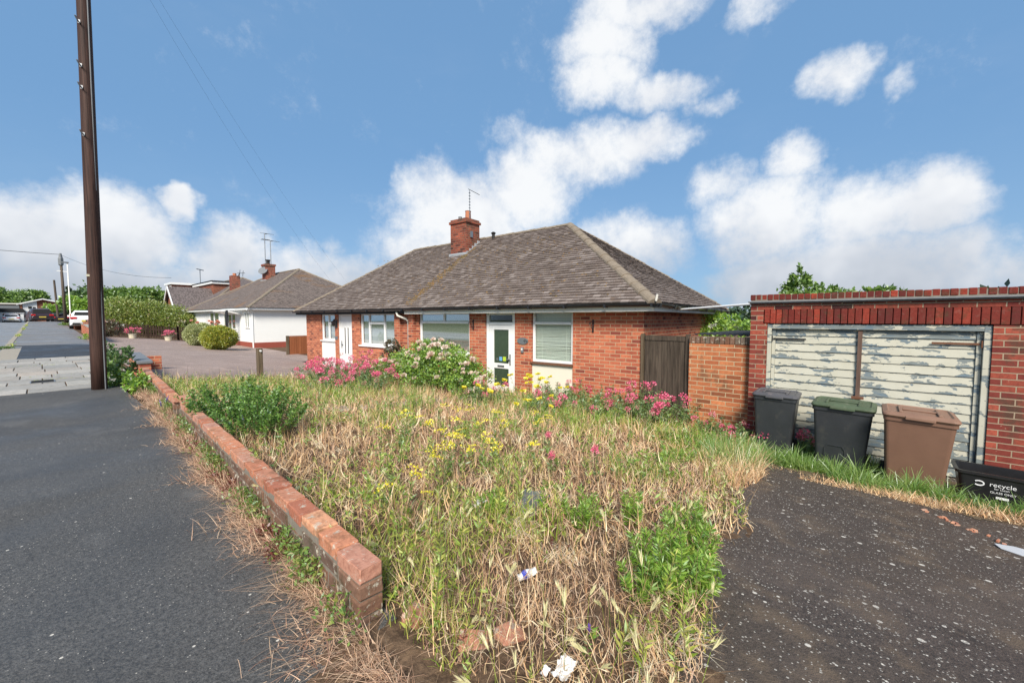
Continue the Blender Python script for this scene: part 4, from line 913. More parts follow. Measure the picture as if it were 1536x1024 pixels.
# ---- brick chalet beyond
K = thing('chalet_house', 'brick and white chalet house with flat-roofed dormer and front gable beyond the white bungalow', 'house', (9.2, 42, 0))
mb = MB(); mb.box(.6, 9.8, 1.4, 20, -.6, 2.3); mb.build('wall', M['render'], K)
hip_roof(K, .2, 10.2, 1.0, 20.4, 2.35, 5.75, 5.2, 8.5, 15.0, M['tile_far'], .12)
gb = MB(); gb.prism([(6.0, 2.2), (10.8, 2.2), (8.4, 4.15)], 'x', -.9, .4); wg = gb.build('gable', M['brick_far'], K); MB().box(-.88, .6, 6.0, 10.8, -.6, 2.2).build('wing_wall', M['render'], K)
mb = MB(); 
for (ya, yb) in ((5.6, 8.4), (11.2, 8.4)):
    mb.add([(-1.15, ya, 2.12), (3.8, ya, 2.12), (3.8, yb, 4.42), (-1.15, yb, 4.42), (-1.15, ya, 2.04), (3.8, ya, 2.04), (3.8, yb, 4.34), (-1.15, yb, 4.34)], [(0, 1, 2, 3), (4, 7, 6, 5), (0, 4, 5, 1), (3, 2, 6, 7), (0, 3, 7, 4), (1, 5, 6, 2)])
mb.build('wing_roof', M['tile_far'], K)
mb = MB(); mb.bar((-1.17, 5.55, 2.0), (-1.17, 8.4, 4.36), .06, .24); mb.bar((-1.17, 11.25, 2.0), (-1.17, 8.4, 4.36), .06, .24); mb.build('bargeboard', M['white'], K)
mb = MB(); mb.box(-.9, 3.8, 5.5, 5.56, 1.98, 2.14); mb.build('fascia', M['white'], K)
dm = MB().box(2.3, 5.0, 7.5, 15.0, 3.2, 4.85).build('dormer', M['brick_far'], K)
mb = MB(); mb.box(2.15, 5.2, 7.3, 15.2, 4.85, 5.08); mb.build('dormer_fascia', M['white'], dm); MB().box(2.1, 5.3, 7.2, 15.3, 5.083, 5.16).build('dormer_roof', M['blackdull'], dm)
MB().box(2.26, 2.295, 13.0, 14.6, 4.0, 4.75).build('window', M['white'], dm)
d2 = MB().box(.4, 3.0, 15.6, 18.6, 2.0, 5.1).build('front_dormer', M['brick_far'], K); MB().box(.25, 3.2, 15.4, 18.8, 5.1, 5.32).build('dormer_fascia', M['white'], d2)
wd = MB().box(.34, .395, 15.7, 18.5, 3.4, 4.95).build('window', M['white'], d2); MB().box(.32, .338, 15.9, 17.0, 3.6, 4.8).build('pane', M['dark'], wd); MB().box(.32, .338, 17.2, 18.3, 3.6, 4.8).build('pane', M['dark'], wd)
cm = MB().box(3.0, 3.7, 4.0, 4.8, 2.8, 5.5).build('chimney', M['brick_garage'], K); MB().tube([(3.35, 4.4, 5.5), (3.35, 4.4, 5.75)], .16, 8).build('chimney_pot', M['terracotta'], cm)
MB().tube([(3.5, 4.2, 5.3), (3.5, 3.4, 5.7)], .03, 5).bar((3.5, 4.0, 5.75), (3.5, 1.9, 5.6), .04).bar((3.5, 3.2, 6.0), (3.5, 3.5, 5.4), .03).bar((3.5, 2.3, 5.85), (3.5, 2.5, 5.35), .03).build('aerial', M['blackdull'], K)
K2 = thing('chalet_house', 'small white-edged brick house glimpsed at the far end of the row, above the hedge', 'house', (11.5, 66, 0))
MB().box(0, 7, 0, 8, -.5, 3.0).build('wall', M['render'], K2); hip_roof(K2, -.4, 7.4, -.4, 8.4, 3.0, 5.0, 3.6, 2.5, 5.5, M['tile_far'], .14)
dm = MB().box(.5, 3.5, 1, 7, 3.2, 5.2).build('dormer', M['brick_far'], K2); MB().box(.3, 3.7, .8, 7.2, 5.2, 5.5).build('dormer_fascia', M['white'], dm)
MB().box(3.6, 4.3, 2.2, 3.0, 5.5, 6.2).build('chimney', M['brick_far'], K2)
t = thing('tv_aerial', 'small aerial on a thin mast above the farthest brick house of the row', 'aerial', (14.5, 68.5, 5.5)); MB().tube([(0, 0, 0), (0, 0, 2.6)], .05, 5).build('mast', M['metal'], t); MB().bar((-.5, -.5, 2.55), (.5, .5, 2.5), .10).build('elements', M['metal'], t)

# ---- end of the street
E1 = thing('gabled_house', 'distant low-pitched house, half white cladding and half brown brick, at the top of the street', 'house', (-1.75, 110, .35))
mb = MB(); mb.prism([(-.2, 0.), (4.0, 0.), (4.0, 3.9), (2.2, 4.4), (-.2, 3.5)], 'y', 0, 9); mb.build('wall', M['brick_far'], E1)
MB().prism([(-.1, 1.6), (1.5, 1.6), (1.5, 4.15), (-.1, 3.55)], 'y', -.06, -.005).build('cladding', M['white'], E1)
mb = MB(); mb.bar((-.8, -.3, 3.42), (2.2, -.3, 4.45), .5, .18); mb.bar((4.6, -.3, 3.75), (2.2, -.3, 4.45), .5, .18); mb.build('bargeboard', M['white'], E1)
for (a_, b_, z0, z1) in ((2.4, 4.0, 2.0, 3.2), (.5, .9, 2.7, 3.1), (1.0, 1.35, 2.6, 3.0)):
    wn = MB().box(a_, b_, -.10, -.065, z0, z1).build('window', M['white'] if a_ > 2 else M['dark'], E1)
    if a_ > 2: MB().box(a_ + .15, a_ + .6, -.12, -.105, z0 + .15, z1 - .15).build('pane', M['dark'], wn); MB().box(a_ + .75, b_ - .15, -.12, -.105, z0 + .15, z1 - .15).build('pane', M['dark'], wn)
E2 = thing('garage', 'distant garage with a dark roof and open front at the top of the street', 'garage', (-4.3, 106, 0))
MB().box(0, .35, 0, 5, 0, 2.15).build('pier', M['white'], E2); MB().box(2.2, 2.55, 0, 5, 0, 2.15).build('pier', M['white'], E2)
MB().box(-.1, 2.7, -.1, 5.1, 2.15, 2.35).build('fascia', M['white'], E2); MB().prism([(-.2, 2.36), (2.8, 2.36), (2.5, 3.0), (.1, 3.0)], 'y', -.2, 5).build('roof', M['blackdull'], E2); MB().box(.35, 2.2, 4.8, 5, 0, 2.1).build('back_wall', M['dark'], E2)
E3 = thing('brick_house', 'edge of a distant brick house cut by the left side of the picture', 'house', (-9.5, 100, 0))
MB().box(0, 4.4, 0, 8, -.5, 4.2).build('wall', M['brick_far'], E3); MB().prism([(-.4, 4.2), (4.7, 4.2), (2.2, 5.2)], 'y', -.3, 8.3).build('roof', M['tile_far'], E3)
E4 = thing('brick_house', 'distant brick terrace with a row of windows beneath the broad dark green tree', 'house', (-6.0, 128, 0))
MB().box(-2, 4.8, 0, 8, -.5, 4.2).build('wall', M['brick_far'], E4); MB().box(-2, 3.4, -.1, 0, 2.9, 4.0).build('window_band', M['slate_cap'], E4); MB().box(-2.2, 5, -.3, 8, 4.2, 4.4).build('roof', M['white_old'], E4)

# ---- cars
def car(label, loc, rz, paint, kind='suv', scale=1.):
    t = thing('parked_car', label, 'car', loc, rz, 'cars parked along the street'); t.scale = (scale,) * 3
    hgt = 1.62 if kind == 'suv' else 1.45; Lh, Wh = 2.15, .90
    def sec(y, z0, z1, w_, top=.8): return [(-w_, y, z0), (-w_, y, (z0 + z1) / 2), (-w_ * top, y, z1), (w_ * top, y, z1), (w_, y, (z0 + z1) / 2), (w_, y, z0)]
    MB().loft([sec(-Lh, .42, .80, .76), sec(-Lh + .12, .28, .98, .88, .92), sec(-Lh + .6, .24, 1.0, .92, .93), sec(1.0, .24, .98, .92, .93), sec(1.6, .26, .90, .9, .88), sec(Lh, .35, .70, .74)]).build('body', paint, t, bevel=.03)
    MB().loft([sec(-Lh + .22, .95, 1.02, .80, .9), sec(-Lh + .62, .95, hgt - .06, .80, .78), sec(-.6, .95, hgt, .80, .78), sec(.35, .95, hgt - .08, .80, .76), sec(1.15, .92, .98, .80, .9)]).build('cabin', paint, t, bevel=.02)
    MB().loft([[(-.66, -Lh + .235, 1.06), (.66, -Lh + .235, 1.06), (.60, -Lh + .53, hgt - .14), (-.60, -Lh + .53, hgt - .14)], [(-.66, -Lh + .30, 1.06), (.66, -Lh + .30, 1.06), (.60, -Lh + .60, hgt - .14), (-.60, -Lh + .60, hgt - .14)]]).build('rear_window', M['dark'], t)
    for s_ in (-1, 1):
        MB().add([(s_ * .80, -1.5, 1.04), (s_ * .80, .85, 1.04), (s_ * .70, .25, hgt - .15), (s_ * .70, -1.35, hgt - .15)], [(0, 1, 2, 3)]).build('side_window', M['dark'], t)
        MB().box(min(s_ * .52, s_ * .86), max(s_ * .52, s_ * .86), -Lh - .015, -Lh + .14, .78, .93).build('tail_light', M['red_light'], t)
        for yy_ in (-1.3, 1.35):
            wl = MB().tube([(s_ * .74, yy_, .33), (s_ * .94, yy_, .33)], .33, 18).build('wheel', M['rubber'], t); MB().tube([(s_ * .941, yy_, .33), (s_ * .95, yy_, .33)], .2, 12).build('rim', M['metal'], wl)
        MB().box(min(s_ * .92, s_ * 1.05), max(s_ * .92, s_ * 1.05), .55, .70, .95, 1.08).build('mirror', paint, t)
    MB().box(-.27, .27, -Lh - .03, -Lh - .012, .56, .68).build('number_plate', M['plate'], t); MB().box(-.75, .75, -Lh - .05, -Lh + .1, .33, .48).build('bumper', M['blackdull'], t)
    return t
car('dark purple-black estate car parked at the top of the street, seen from behind', (-.05, 73.5, gz(0, 70) - .1), .12, M['car_dark'], 'suv', 1.0)
car('white hatchback car parked behind the low brick wall, next to the tall pole', (2.45, 47.5, gz(2.0, 47.5) + .02), -.05, M['car_white'], 'hatch')
car('distant white car standing in the open garage at the top of the street', (-2.95, 104, .62), 0, M['car_white'], 'hatch')
car('small dark car half hidden behind the purple-black estate car', (1.75, 90, .66), .1, M['car_dark'], 'hatch')

# ================================================================== VEGETATION HELPERS
def perp(d):
    a = np.cross(d, RNG.normal(size=d.shape)); return a / (np.linalg.norm(a, axis=1, keepdims=True) + 1e-9)
def unit(a): return a / (np.linalg.norm(a, axis=1, keepdims=True) + 1e-9)
def leaves_mesh(name, P, D, L_, W_, mat, parent=None, kind=None):
    """P base points, D directions, lengths, widths -> folded diamond leaves"""
    n = len(P); s = perp(D); L_ = np.broadcast_to(L_, (n,))[:, None]; W_ = np.broadcast_to(W_, (n,))[:, None]
    up = np.cross(s, D); v = np.stack([P, P + D * L_ * .42 + s * W_ * .5 + up * W_ * .12, P + D * L_, P + D * L_ * .42 - s * W_ * .5 + up * W_ * .12], 1).reshape(-1, 3)
    o = np_mesh(name, v, np.arange(n * 4).reshape(-1, 4), mat, parent); 
    if kind: tag(o, kind=kind)
    return o
def blades(name, P, h, w_, lean, curl, mat, parent=None, segs=3, kind=None, a=None, zdrop=.0):
    n = len(P); a = RNG.uniform(0, 2 * np.pi, n) if a is None else a
    h = np.broadcast_to(h, (n,)); w_ = np.broadcast_to(w_, (n,)); lean = np.broadcast_to(lean, (n,)); curl = np.broadcast_to(curl, (n,))
    dx, dy = np.cos(a), np.sin(a); b = RNG.uniform(0, 2 * np.pi, n); wx, wy = np.cos(b), np.sin(b); V = []
    for k in range(segs + 1):
        t = k / segs; ang = lean + curl * t
        off = h * t; hx = off * np.sin(ang); hz = off * np.cos(ang)
        c = np.stack([P[:, 0] + dx * hx, P[:, 1] + dy * hx, P[:, 2] + hz], 1); ww = w_ * (1 - .85 * t) / 2
        s = np.stack([wx * ww, wy * ww, ww * 0], 1); V += [c - s, c + s]
    V = np.stack(V, 1).reshape(-1, 3); m_ = 2 * (segs + 1); base = np.arange(n)[:, None] * m_
    F = np.concatenate([base + np.array([2 * k, 2 * k + 1, 2 * k + 3, 2 * k + 2])[None] for k in range(segs)], 0)
    o = np_mesh(name, V, F, mat, parent)
    if kind: tag(o, kind=kind)
    return o
def stems_arr(P0, P1, bend, segs=4):
    n = len(P0); pts = []
    for k in range(segs + 1):
        t = k / segs; pts.append(P0 + (P1 - P0) * t + bend * (4 * t * (1 - t)))
    return np.stack(pts, 1)
def stems_mesh(name, S, r0, r1, mat, parent=None):
    n, k, _ = S.shape; V = []; ang = [0, 2.094, 4.189]
    for i in range(k):
        r = r0 + (r1 - r0) * i / (k - 1)
        for a in ang: V.append(S[:, i] + np.array([math.cos(a) * r, math.sin(a) * r, 0]))
    V = np.stack(V, 1).reshape(-1, 3); base = np.arange(n)[:, None] * 3 * k; F = []
    for i in range(k - 1):
        for j in range(3): F.append(base + np.array([3 * i + j, 3 * i + (j + 1) % 3, 3 * i + 3 + (j + 1) % 3, 3 * i + 3 + j])[None])
    return np_mesh(name, V, np.concatenate(F, 0), mat, parent)
def sample_on(S, t):  # S (n,k,3), t (n,m) in 0..1 -> points (n,m,3) and tangents
    n, k, _ = S.shape; x = t * (k - 1); i = np.minimum(x.astype(int), k - 2); f = (x - i)[..., None]; r = np.arange(n)[:, None]
    a, b = S[r, i], S[r, i + 1]; return a + (b - a) * f, b - a
def clump(t, nst, rad, h, hv, leafL, leafW, per, mleaf, mstem, lean=.35, tmin=.12, up=.5, r0=.004, topbias=1.0, wild=0.):
    ang = RNG.uniform(0, 2 * np.pi, nst); rr = rad * np.sqrt(RNG.uniform(0, 1, nst)); P0 = np.stack([rr * np.cos(ang) * .55, rr * np.sin(ang) * .55, np.full(nst, -.03)], 1)
    hh_ = h * RNG.uniform(1 - hv, 1, nst); P1 = P0 + np.stack([np.cos(ang) * lean * rr * 1.2 + RNG.normal(0, .05 * h + wild, nst), np.sin(ang) * lean * rr * 1.2 + RNG.normal(0, .05 * h + wild, nst), hh_ * (1 - .25 * (rr / rad) ** 2)], 1)
    S = stems_arr(P0, P1, RNG.normal(0, .03 * h, (nst, 3)) * [1, 1, .2]); stems_mesh('stems', S, r0, r0 * .5, mstem, t)
    T = tmin + (1 - tmin) * RNG.uniform(0, 1, (nst, per)) ** (1 / topbias); P, tg = sample_on(S, T); tg = unit(tg.reshape(-1, 3)); P = P.reshape(-1, 3)
    D = unit(perp(tg) * 1.0 + tg * up); sz = (.6 + .5 * RNG.uniform(0, 1, len(P))) * (1.1 - .35 * T.ravel())
    leaves_mesh('foliage', P, D, leafL * sz, leafW * sz, mleaf, t); return S
def heads(t, name, pts, mesh, scale=(.8, 1.25)):
    for p in pts:
        o = bpy.data.objects.new(name, mesh); C.objects.link(o); o.parent = t; o.location = p
        o.rotation_euler = (random.uniform(-.35, .35), random.uniform(-.35, .35), random.uniform(0, 6.28)); s_ = random.uniform(*scale); o.scale = (s_, s_, s_)
def flower_mesh(name, kind, mat):
    if kind == 'cluster':   # domed cluster of tiny florets
        n = 46; d = unit(RNG.normal(size=(n, 3)) * [1, 1, .7] + [0, 0, .25]); P = d * RNG.uniform(.012, .034, (n, 1)); D = unit(d + RNG.normal(0, .4, (n, 3))); L_, W_ = .013, .012
    elif kind == 'rose':
        n = 26; th = RNG.uniform(0, 2 * np.pi, n); q = RNG.uniform(.1, 1, n); D = unit(np.stack([np.cos(th) * q * 1.3, np.sin(th) * q * 1.3, np.full(n, .75)], 1)); P = D * .004; L_, W_ = .040, .034
    elif kind == 'cup':
        n = 9; th = np.arange(n) * 2 * np.pi / n; D = unit(np.stack([np.cos(th), np.sin(th), np.full(n, .7)], 1)); P = D * .002; L_, W_ = .04, .038
    elif kind == 'umbel':
        n = 34; r = .05 * np.sqrt(RNG.uniform(0, 1, n)); th = RNG.uniform(0, 2 * np.pi, n); P = np.stack([r * np.cos(th), r * np.sin(th), .012 - r * .2], 1); D = unit(RNG.normal(0, 1, (n, 3)) * [1, 1, .4] + [0, 0, .3]); L_, W_ = .012, .012
    elif kind == 'spike':
        n = 60; z = RNG.uniform(-.045, .045, n); th = RNG.uniform(0, 2 * np.pi, n); D = unit(np.stack([np.cos(th), np.sin(th), np.full(n, .5)], 1)); P = np.stack([0 * z, 0 * z, z], 1); L_, W_ = .012 * (1.2 - np.abs(z) * 10), .010
    elif kind == 'daisy':
        n = 12; th = np.arange(n) * 2 * np.pi / n; D = unit(np.stack([np.cos(th), np.sin(th), np.full(n, .3)], 1)); P = D * .003; L_, W_ = .018, .009
    o = leaves_mesh(name, P, D, L_, W_, mat); me = o.data; bpy.data.objects.remove(o); return me
FM = {'valerian': flower_mesh('flower_head', 'cluster', M['pink']), 'valpale': flower_mesh('flower_head', 'cluster', leafmat('petal_fading', [(.62, .22, .22), (.70, .34, .30), (.55, .20, .16)], .3)),
      'rose': flower_mesh('blossom', 'rose', M['palepink']), 'yellow': flower_mesh('flower', 'cup', M['yellow']), 'umbel': flower_mesh('flower_head', 'umbel', M['yellow']), 'spike': flower_mesh('flower_spike', 'spike', M['purple']), 'yellowsmall': flower_mesh('flower', 'daisy', M['yellow']), 'roseorange': flower_mesh('blossom', 'rose', leafmat('petal_peach', [(.80, .30, .22), (.85, .48, .38)], .3))}

def crown(name, blobs, n, leaf, mat, parent, dens_pow=.35, kind=None):
    """leaf clumps spread through uneven ellipsoids: blobs (x,y,z,rx,ry,rz)"""
    vol = np.array([b[3] * b[4] * b[5] for b in blobs]) ** .7; cnt = (n * vol / vol.sum()).astype(int); Ps = []; Ns = []
    for b, c in zip(blobs, cnt):
        nc = max(6, c // 26); d = unit(RNG.normal(size=(nc, 3))); r = RNG.uniform(.45, 1.04, (nc, 1)) ** dens_pow
        cen = d * r; k = RNG.integers(0, nc, c); off = RNG.normal(0, .13, (c, 3)); p = cen[k] + off
        Ps.append(p * np.array(b[3:6]) + np.array(b[:3])); Ns.append(unit(cen[k] * .8 + RNG.normal(0, .8, (c, 3))))
    P = np.concatenate(Ps); D = np.concatenate(Ns); s = RNG.uniform(.6, 1.25, len(P))
    return leaves_mesh(name, P, D, leaf * s, leaf * .62 * s, mat, parent)
def tree(name, label, cat, x, y, z, h, r, mat, n=6000, leaf=.3, trunk=.25, blobs=None, group=None, trh=.35, shape='round'):
    t = thing(name, label, cat, (x, y, z), 0, group); bl = blobs
    if bl is None:
        bl = []
        if shape == 'round':
            bl.append((0, 0, h * .62, r * .7, r * .7, h * .28))
            for k in range(9):
                a = k * .7 + random.random(); q = random.uniform(.45, .72) * r; bl.append((q * math.cos(a), q * math.sin(a), h * random.uniform(.45, .82), r * .36, r * .36, h * .15))
        elif shape == 'cone':
            for k in range(8): q = k / 8; bl.append((random.uniform(-.1, .1) * r, random.uniform(-.1, .1) * r, h * (.18 + .8 * q), r * (1 - q * .88), r * (1 - q * .88), h * .09))
        elif shape == 'hedge':
            pass
    crown('crown', bl, n, leaf, mat, t)
    mb = MB(); mb.tube([(0, 0, -.2), (r * .03, 0, h * trh), (0, r * .04, h * .75)], [trunk, trunk * .7, trunk * .2], 8)
    for k in range(5):
        a = k * 1.3; mb.tube([(0, 0, h * trh * (.8 + .1 * k)), (r * .35 * math.cos(a), r * .35 * math.sin(a), h * (trh + .18)), (r * .6 * math.cos(a), r * .6 * math.sin(a), h * (trh + .33))], [trunk * .45, trunk * .25, trunk * .08], 6)
    mb.build('trunk', M['bark'], t); return t

# ================================================================== GARDEN GRASS
def gpos(n, x0, x1, y0, y1, keep=None, pw=None):
    X = RNG.uniform(x0, x1, n); Y = RNG.uniform(y0, y1, n); k = garden_in(X, Y)
    if keep is not None: k &= keep(X, Y)
    X, Y = X[k], Y[k]; return np.stack([X, Y, g(X, Y) - .005], 1)
def dist(P): return np.hypot(P[:, 0], P[:, 1])
def green_map(X, Y):   # where living grass stands between the straw
    b = lambda x, y, r: np.exp(-((X - x) ** 2 + (Y - y) ** 2) / r ** 2)
    s = -.15 + .44 * vnoise(X, Y, 2.4, 1) + .20 * vnoise(X, Y, 6.5, 4) + .75 * b(.95, 1.45, .42) + .60 * b(1.15, 1.9, .4) + .75 * b(1.75, 1.85, .36) + .5 * b(2.1, 1.6, .3) + .55 * b(2.6, 2.5, .4) + .35 * b(1.35, 2.9, .4) + .9 * b(6.2, 1.4, .8) + .9 * b(5.2, 1.2, .5) + .9 * b(2.0, 9.3, 1.3) + .6 * b(3.3, 10.3, 1.5) + .8 * b(6.3, 4.6, 1.1) + .8 * b(6.4, 2.9, .9) + .7 * b(4.2, 7.6, 1.3) + .6 * b(5.2, 3.4, .6) + .5 * b(3.9, 1.6, .5) + .5 * b(3.2, 5.2, .7)
    return s
near = lambda a, b: (lambda X, Y: (np.hypot(X, Y) > a) & (np.hypot(X, Y) <= b))
# straw lying in tangles
def straw(n, keep, wd, hmin, hmax, mat, nm):
    P = gpos(n, .9, 7.5, .3, 11.1, keep); k = (RNG.uniform(0, 1, len(P)) > .45 * clamp(green_map(P[:, 0], P[:, 1]) * 1.5)) & (vnoise(P[:, 0], P[:, 1], 5.2, 9) + .5 * vnoise(P[:, 0], P[:, 1], 14, 2) + RNG.normal(0, .12, len(P)) > -.62) ; P = P[k]
    P[:, 2] += RNG.uniform(0, .06, len(P))
    return blades(nm, P, RNG.uniform(hmin, hmax, len(P)), wd * RNG.uniform(.6, 1.4, len(P)), np.clip(RNG.normal(1.15, .42, len(P)), .1, 1.65), RNG.normal(.2, 1.2, len(P)), mat, segs=4, kind='stuff')
def upright(n, keep, wd, hmin, hmax, mat, nm, thr=.35, lean=.25, curl=.6):
    P = gpos(n, .9, 7.5, .3, 11.1, keep); k = green_map(P[:, 0], P[:, 1]) + RNG.normal(0, .11, len(P)) > thr; P = P[k]
    return blades(nm, P, RNG.uniform(hmin, hmax, len(P)), wd * RNG.uniform(.6, 1.4, len(P)), np.abs(RNG.normal(0, lean, len(P))), RNG.uniform(0, curl, len(P)), mat, segs=3, kind='stuff')
A_ = 6.5 * 10.8
straw(int(A_ * 1350), near(0, 2.4), .0042, .05, .17, M['dry'], 'dry_grass')
straw(int(A_ * 1100), near(0, 2.4), .0040, .05, .16, M['drypink'], 'dead_stalks')
straw(int(A_ * 620), near(2.4, 5), .0080, .06, .20, M['dry'], 'dry_grass'); straw(int(A_ * 420), near(2.4, 5), .007, .06, .19, M['drypink'], 'dead_stalks')
straw(int(A_ * 420), near(5, 13), .013, .08, .24, M['dry'], 'dry_grass'); straw(int(A_ * 200), near(5, 13), .011, .08, .22, M['drypink'], 'dead_stalks')
upright(int(A_ * 1700), near(0, 2.4), .0045, .04, .17, M['grass'], 'green_grass', .24)
upright(int(A_ * 950), near(2.4, 5), .007, .05, .20, M['grass'], 'green_grass', .22)
upright(int(A_ * 520), near(5, 13), .012, .06, .24, M['grass'], 'green_grass', .20)
P = gpos(int(A_ * 60), .9, 7.5, .3, 11.1, lambda X, Y: np.hypot(X, Y) > 1.0)
blades('tall_dry_stems', P, RNG.uniform(.15, .40, len(P)), .0032 + .0005 * dist(P), np.abs(RNG.normal(0, .3, len(P))), RNG.uniform(-.2, .7, len(P)), M['dry'], segs=3, kind='stuff')
P = gpos(int(A_ * 14), .9, 7.5, .3, 11.1, lambda X, Y: np.hypot(X, Y) > 1.2)
blades('dark_seed_stems', P, RNG.uniform(.2, .42, len(P)), .004 + .0006 * dist(P), np.abs(RNG.normal(0, .12, len(P))), RNG.uniform(-.1, .2, len(P)), M['stem_brown'], segs=3, kind='stuff')
def tufts(n, keep, mat, nm, h0, h1, wd, per=26):
    P = gpos(n, .9, 7.5, .3, 11.1, keep); k = len(P); Q = np.repeat(P, per, 0); r_ = np.abs(RNG.normal(0, .035, len(Q))); th = RNG.uniform(0, 2 * np.pi, len(Q)); Q[:, 0] += r_ * np.cos(th); Q[:, 1] += r_ * np.sin(th)
    a = np.repeat(RNG.uniform(0, 2 * np.pi, k), per) + RNG.normal(0, .55, len(Q)); ln = np.repeat(RNG.uniform(.3, 1.1, k), per) + RNG.normal(0, .2, len(Q)); h = np.repeat(RNG.uniform(h0, h1, k), per) * RNG.uniform(.6, 1.1, len(Q))
    return blades(nm, Q, h, wd * (1 + .5 * np.hypot(Q[:, 0], Q[:, 1]) / 2), ln, RNG.uniform(.2, 1.4, len(Q)), mat, segs=4, kind='stuff', a=a)
tufts(int(A_ * 9), near(1.2, 3.2), M['dry'], 'straw_tufts', .12, .26, .0030); tufts(int(A_ * 5), near(3.2, 9), M['dry'], 'straw_tufts', .14, .30, .0034, 22)
tufts(int(A_ * 4), near(1.2, 3.2), M['pale'], 'bleached_tufts', .10, .24, .0030); tufts(int(A_ * 3), near(3.2, 9), M['pale'], 'bleached_tufts', .12, .28, .0034, 22)
# small weeds with leaves
def weeds(n, keep, size, mat, nm, thr=.2, hmul=1.):
    P = gpos(n, .9, 7.5, .3, 11.1, keep); P = P[green_map(P[:, 0], P[:, 1]) + RNG.normal(0, .3, len(P)) > thr]; m_ = 14
    h = RNG.uniform(.05, .22, len(P)) * hmul; Q = np.repeat(P, m_, 0); t = RNG.uniform(0, 1, len(Q)); tilt = np.repeat(RNG.normal(0, .12, (len(P), 2)), m_, 0); hq = np.repeat(h, m_)
    Q = Q + np.stack([tilt[:, 0] * t * hq * 3, tilt[:, 1] * t * hq * 3, t * hq], 1); D = unit(RNG.normal(0, 1, (len(Q), 3)) * [1, 1, .35] + [0, 0, .45])
    L_ = size * RNG.uniform(.5, 1.3, len(Q)) * (1.2 - .6 * t); leaves_mesh(nm, Q, D, L_, L_ * .26, mat, kind='stuff')
weeds(int(A_ * 60), near(0, 2.8), .035, M['grass'], 'low_weeds', .30); weeds(int(A_ * 26), near(0, 2.8), .04, M['leaf_bright'], 'low_weeds', .42); weeds(int(A_ * 26), near(2.8, 13), .07, M['leaf_bright'], 'low_weeds', .34, 1.3); weeds(int(A_ * 22), near(2.8, 13), .07, M['leaf_mid'], 'low_weeds', .25, 1.3)
weeds(int(A_ * 5), near(0, 4.5), .03, M['leaf_red'], 'red_weeds', .0)
# fringe at wall foot on the pavement side: dry runners and little weeds
def strip(n, y0, y1, f_off, zf=None):
    Y = RNG.uniform(y0, y1, n); X = wall_x(Y) - np.abs(f_off(n, Y)); return np.stack([X, Y, g(X, Y) * 0 + street(Y) + .0], 1)
P = strip(17000, 1.0, 10.6, lambda n, Y: np.abs(RNG.normal(0, .075, n)) * (1 + .5 * np.sin(Y * 5) + .35 * np.sin(Y * 13))); a = RNG.normal(math.pi, 1.1, len(P))
blades('wall_foot_straw', P, RNG.uniform(.03, .15, len(P)), .003 + .0007 * P[:, 1], RNG.uniform(.5, 1.5, len(P)), RNG.uniform(-.5, 1.4, len(P)), M['drypink'], segs=4, kind='stuff', a=a)
P = strip(1500, 1.1, 8.5, lambda n, Y: np.abs(RNG.normal(0, .05, n))); a = RNG.normal(math.pi, .5, len(P))
blades('wall_foot_runners', P, RNG.uniform(.10, .34, len(P)), .0032, RNG.uniform(1.1, 1.5, len(P)), RNG.uniform(-.1, .3, len(P)), M['drypink'], segs=5, kind='stuff', a=a)
P = strip(520, 1.5, 10.8, lambda n, Y: np.abs(RNG.normal(0, .05, n))); P = P[vnoise(P[:, 0], P[:, 1], 3.0, 2) > -.05]; m_ = 16
Q = np.repeat(P, m_, 0); Q[:, 2] += RNG.uniform(0, .13, len(Q)); Q[:, :2] += RNG.normal(0, .03, (len(Q), 2)); D = unit(RNG.normal(0, 1, (len(Q), 3)) * [1, 1, .4] + [-.2, 0, .4])
leaves_mesh('wall_foot_weeds', Q, D, RNG.uniform(.015, .036, len(Q)), RNG.uniform(.007, .014, len(Q)), M['leaf_mid'], kind='stuff')
Q2 = Q[RNG.uniform(0, 1, len(Q)) < .35] + RNG.normal(0, .03, 3); leaves_mesh('wall_foot_weeds', Q2, unit(RNG.normal(0, 1, Q2.shape) + [0, 0, .4]), .035, .014, M['leaf_olive'], kind='stuff')
P = strip(260, 1.6, 6, lambda n, Y: RNG.uniform(.0, .10, n)); P = P[vnoise(P[:, 0], P[:, 1], 4.0, 5) > .1]; Q = np.repeat(P, 12, 0); Q[:, 2] += RNG.uniform(0, .06, len(Q)); Q[:, :2] += RNG.normal(0, .02, (len(Q), 2))
leaves_mesh('wall_foot_red_weeds', Q, unit(RNG.normal(0, 1, Q.shape) + [0, 0, .4]), .03, .013, M['leaf_red'], kind='stuff')
# leafy upright stalks standing above the straw
def stalks(n, keepf, h0, h1, mat, smat, lw, nm, thr=.1):
    P = gpos(n, .9, 7.3, .4, 10.8, keepf); P = P[green_map(P[:, 0], P[:, 1]) + RNG.normal(0, .25, len(P)) > thr]; n = len(P)
    T = P + np.stack([RNG.normal(0, .045, n), RNG.normal(0, .045, n), RNG.uniform(h0, h1, n)], 1); S = stems_arr(P, T, RNG.normal(0, .012, (n, 3))); stems_mesh(nm + '_stems', S, .0022, .0014, smat); tag(C.objects[-1], kind='stuff')
    m_ = 30; Tt = RNG.uniform(.12, 1, (n, m_)); Q, tg = sample_on(S, Tt); tg = unit(tg.reshape(-1, 3)); Q = Q.reshape(-1, 3); D = unit(perp(tg) + tg * .9); z = (1.15 - .55 * Tt.ravel()) * RNG.uniform(.6, 1.2, n * m_)
    leaves_mesh(nm, Q, D, lw * z, lw * .2 * z, mat, kind='stuff')
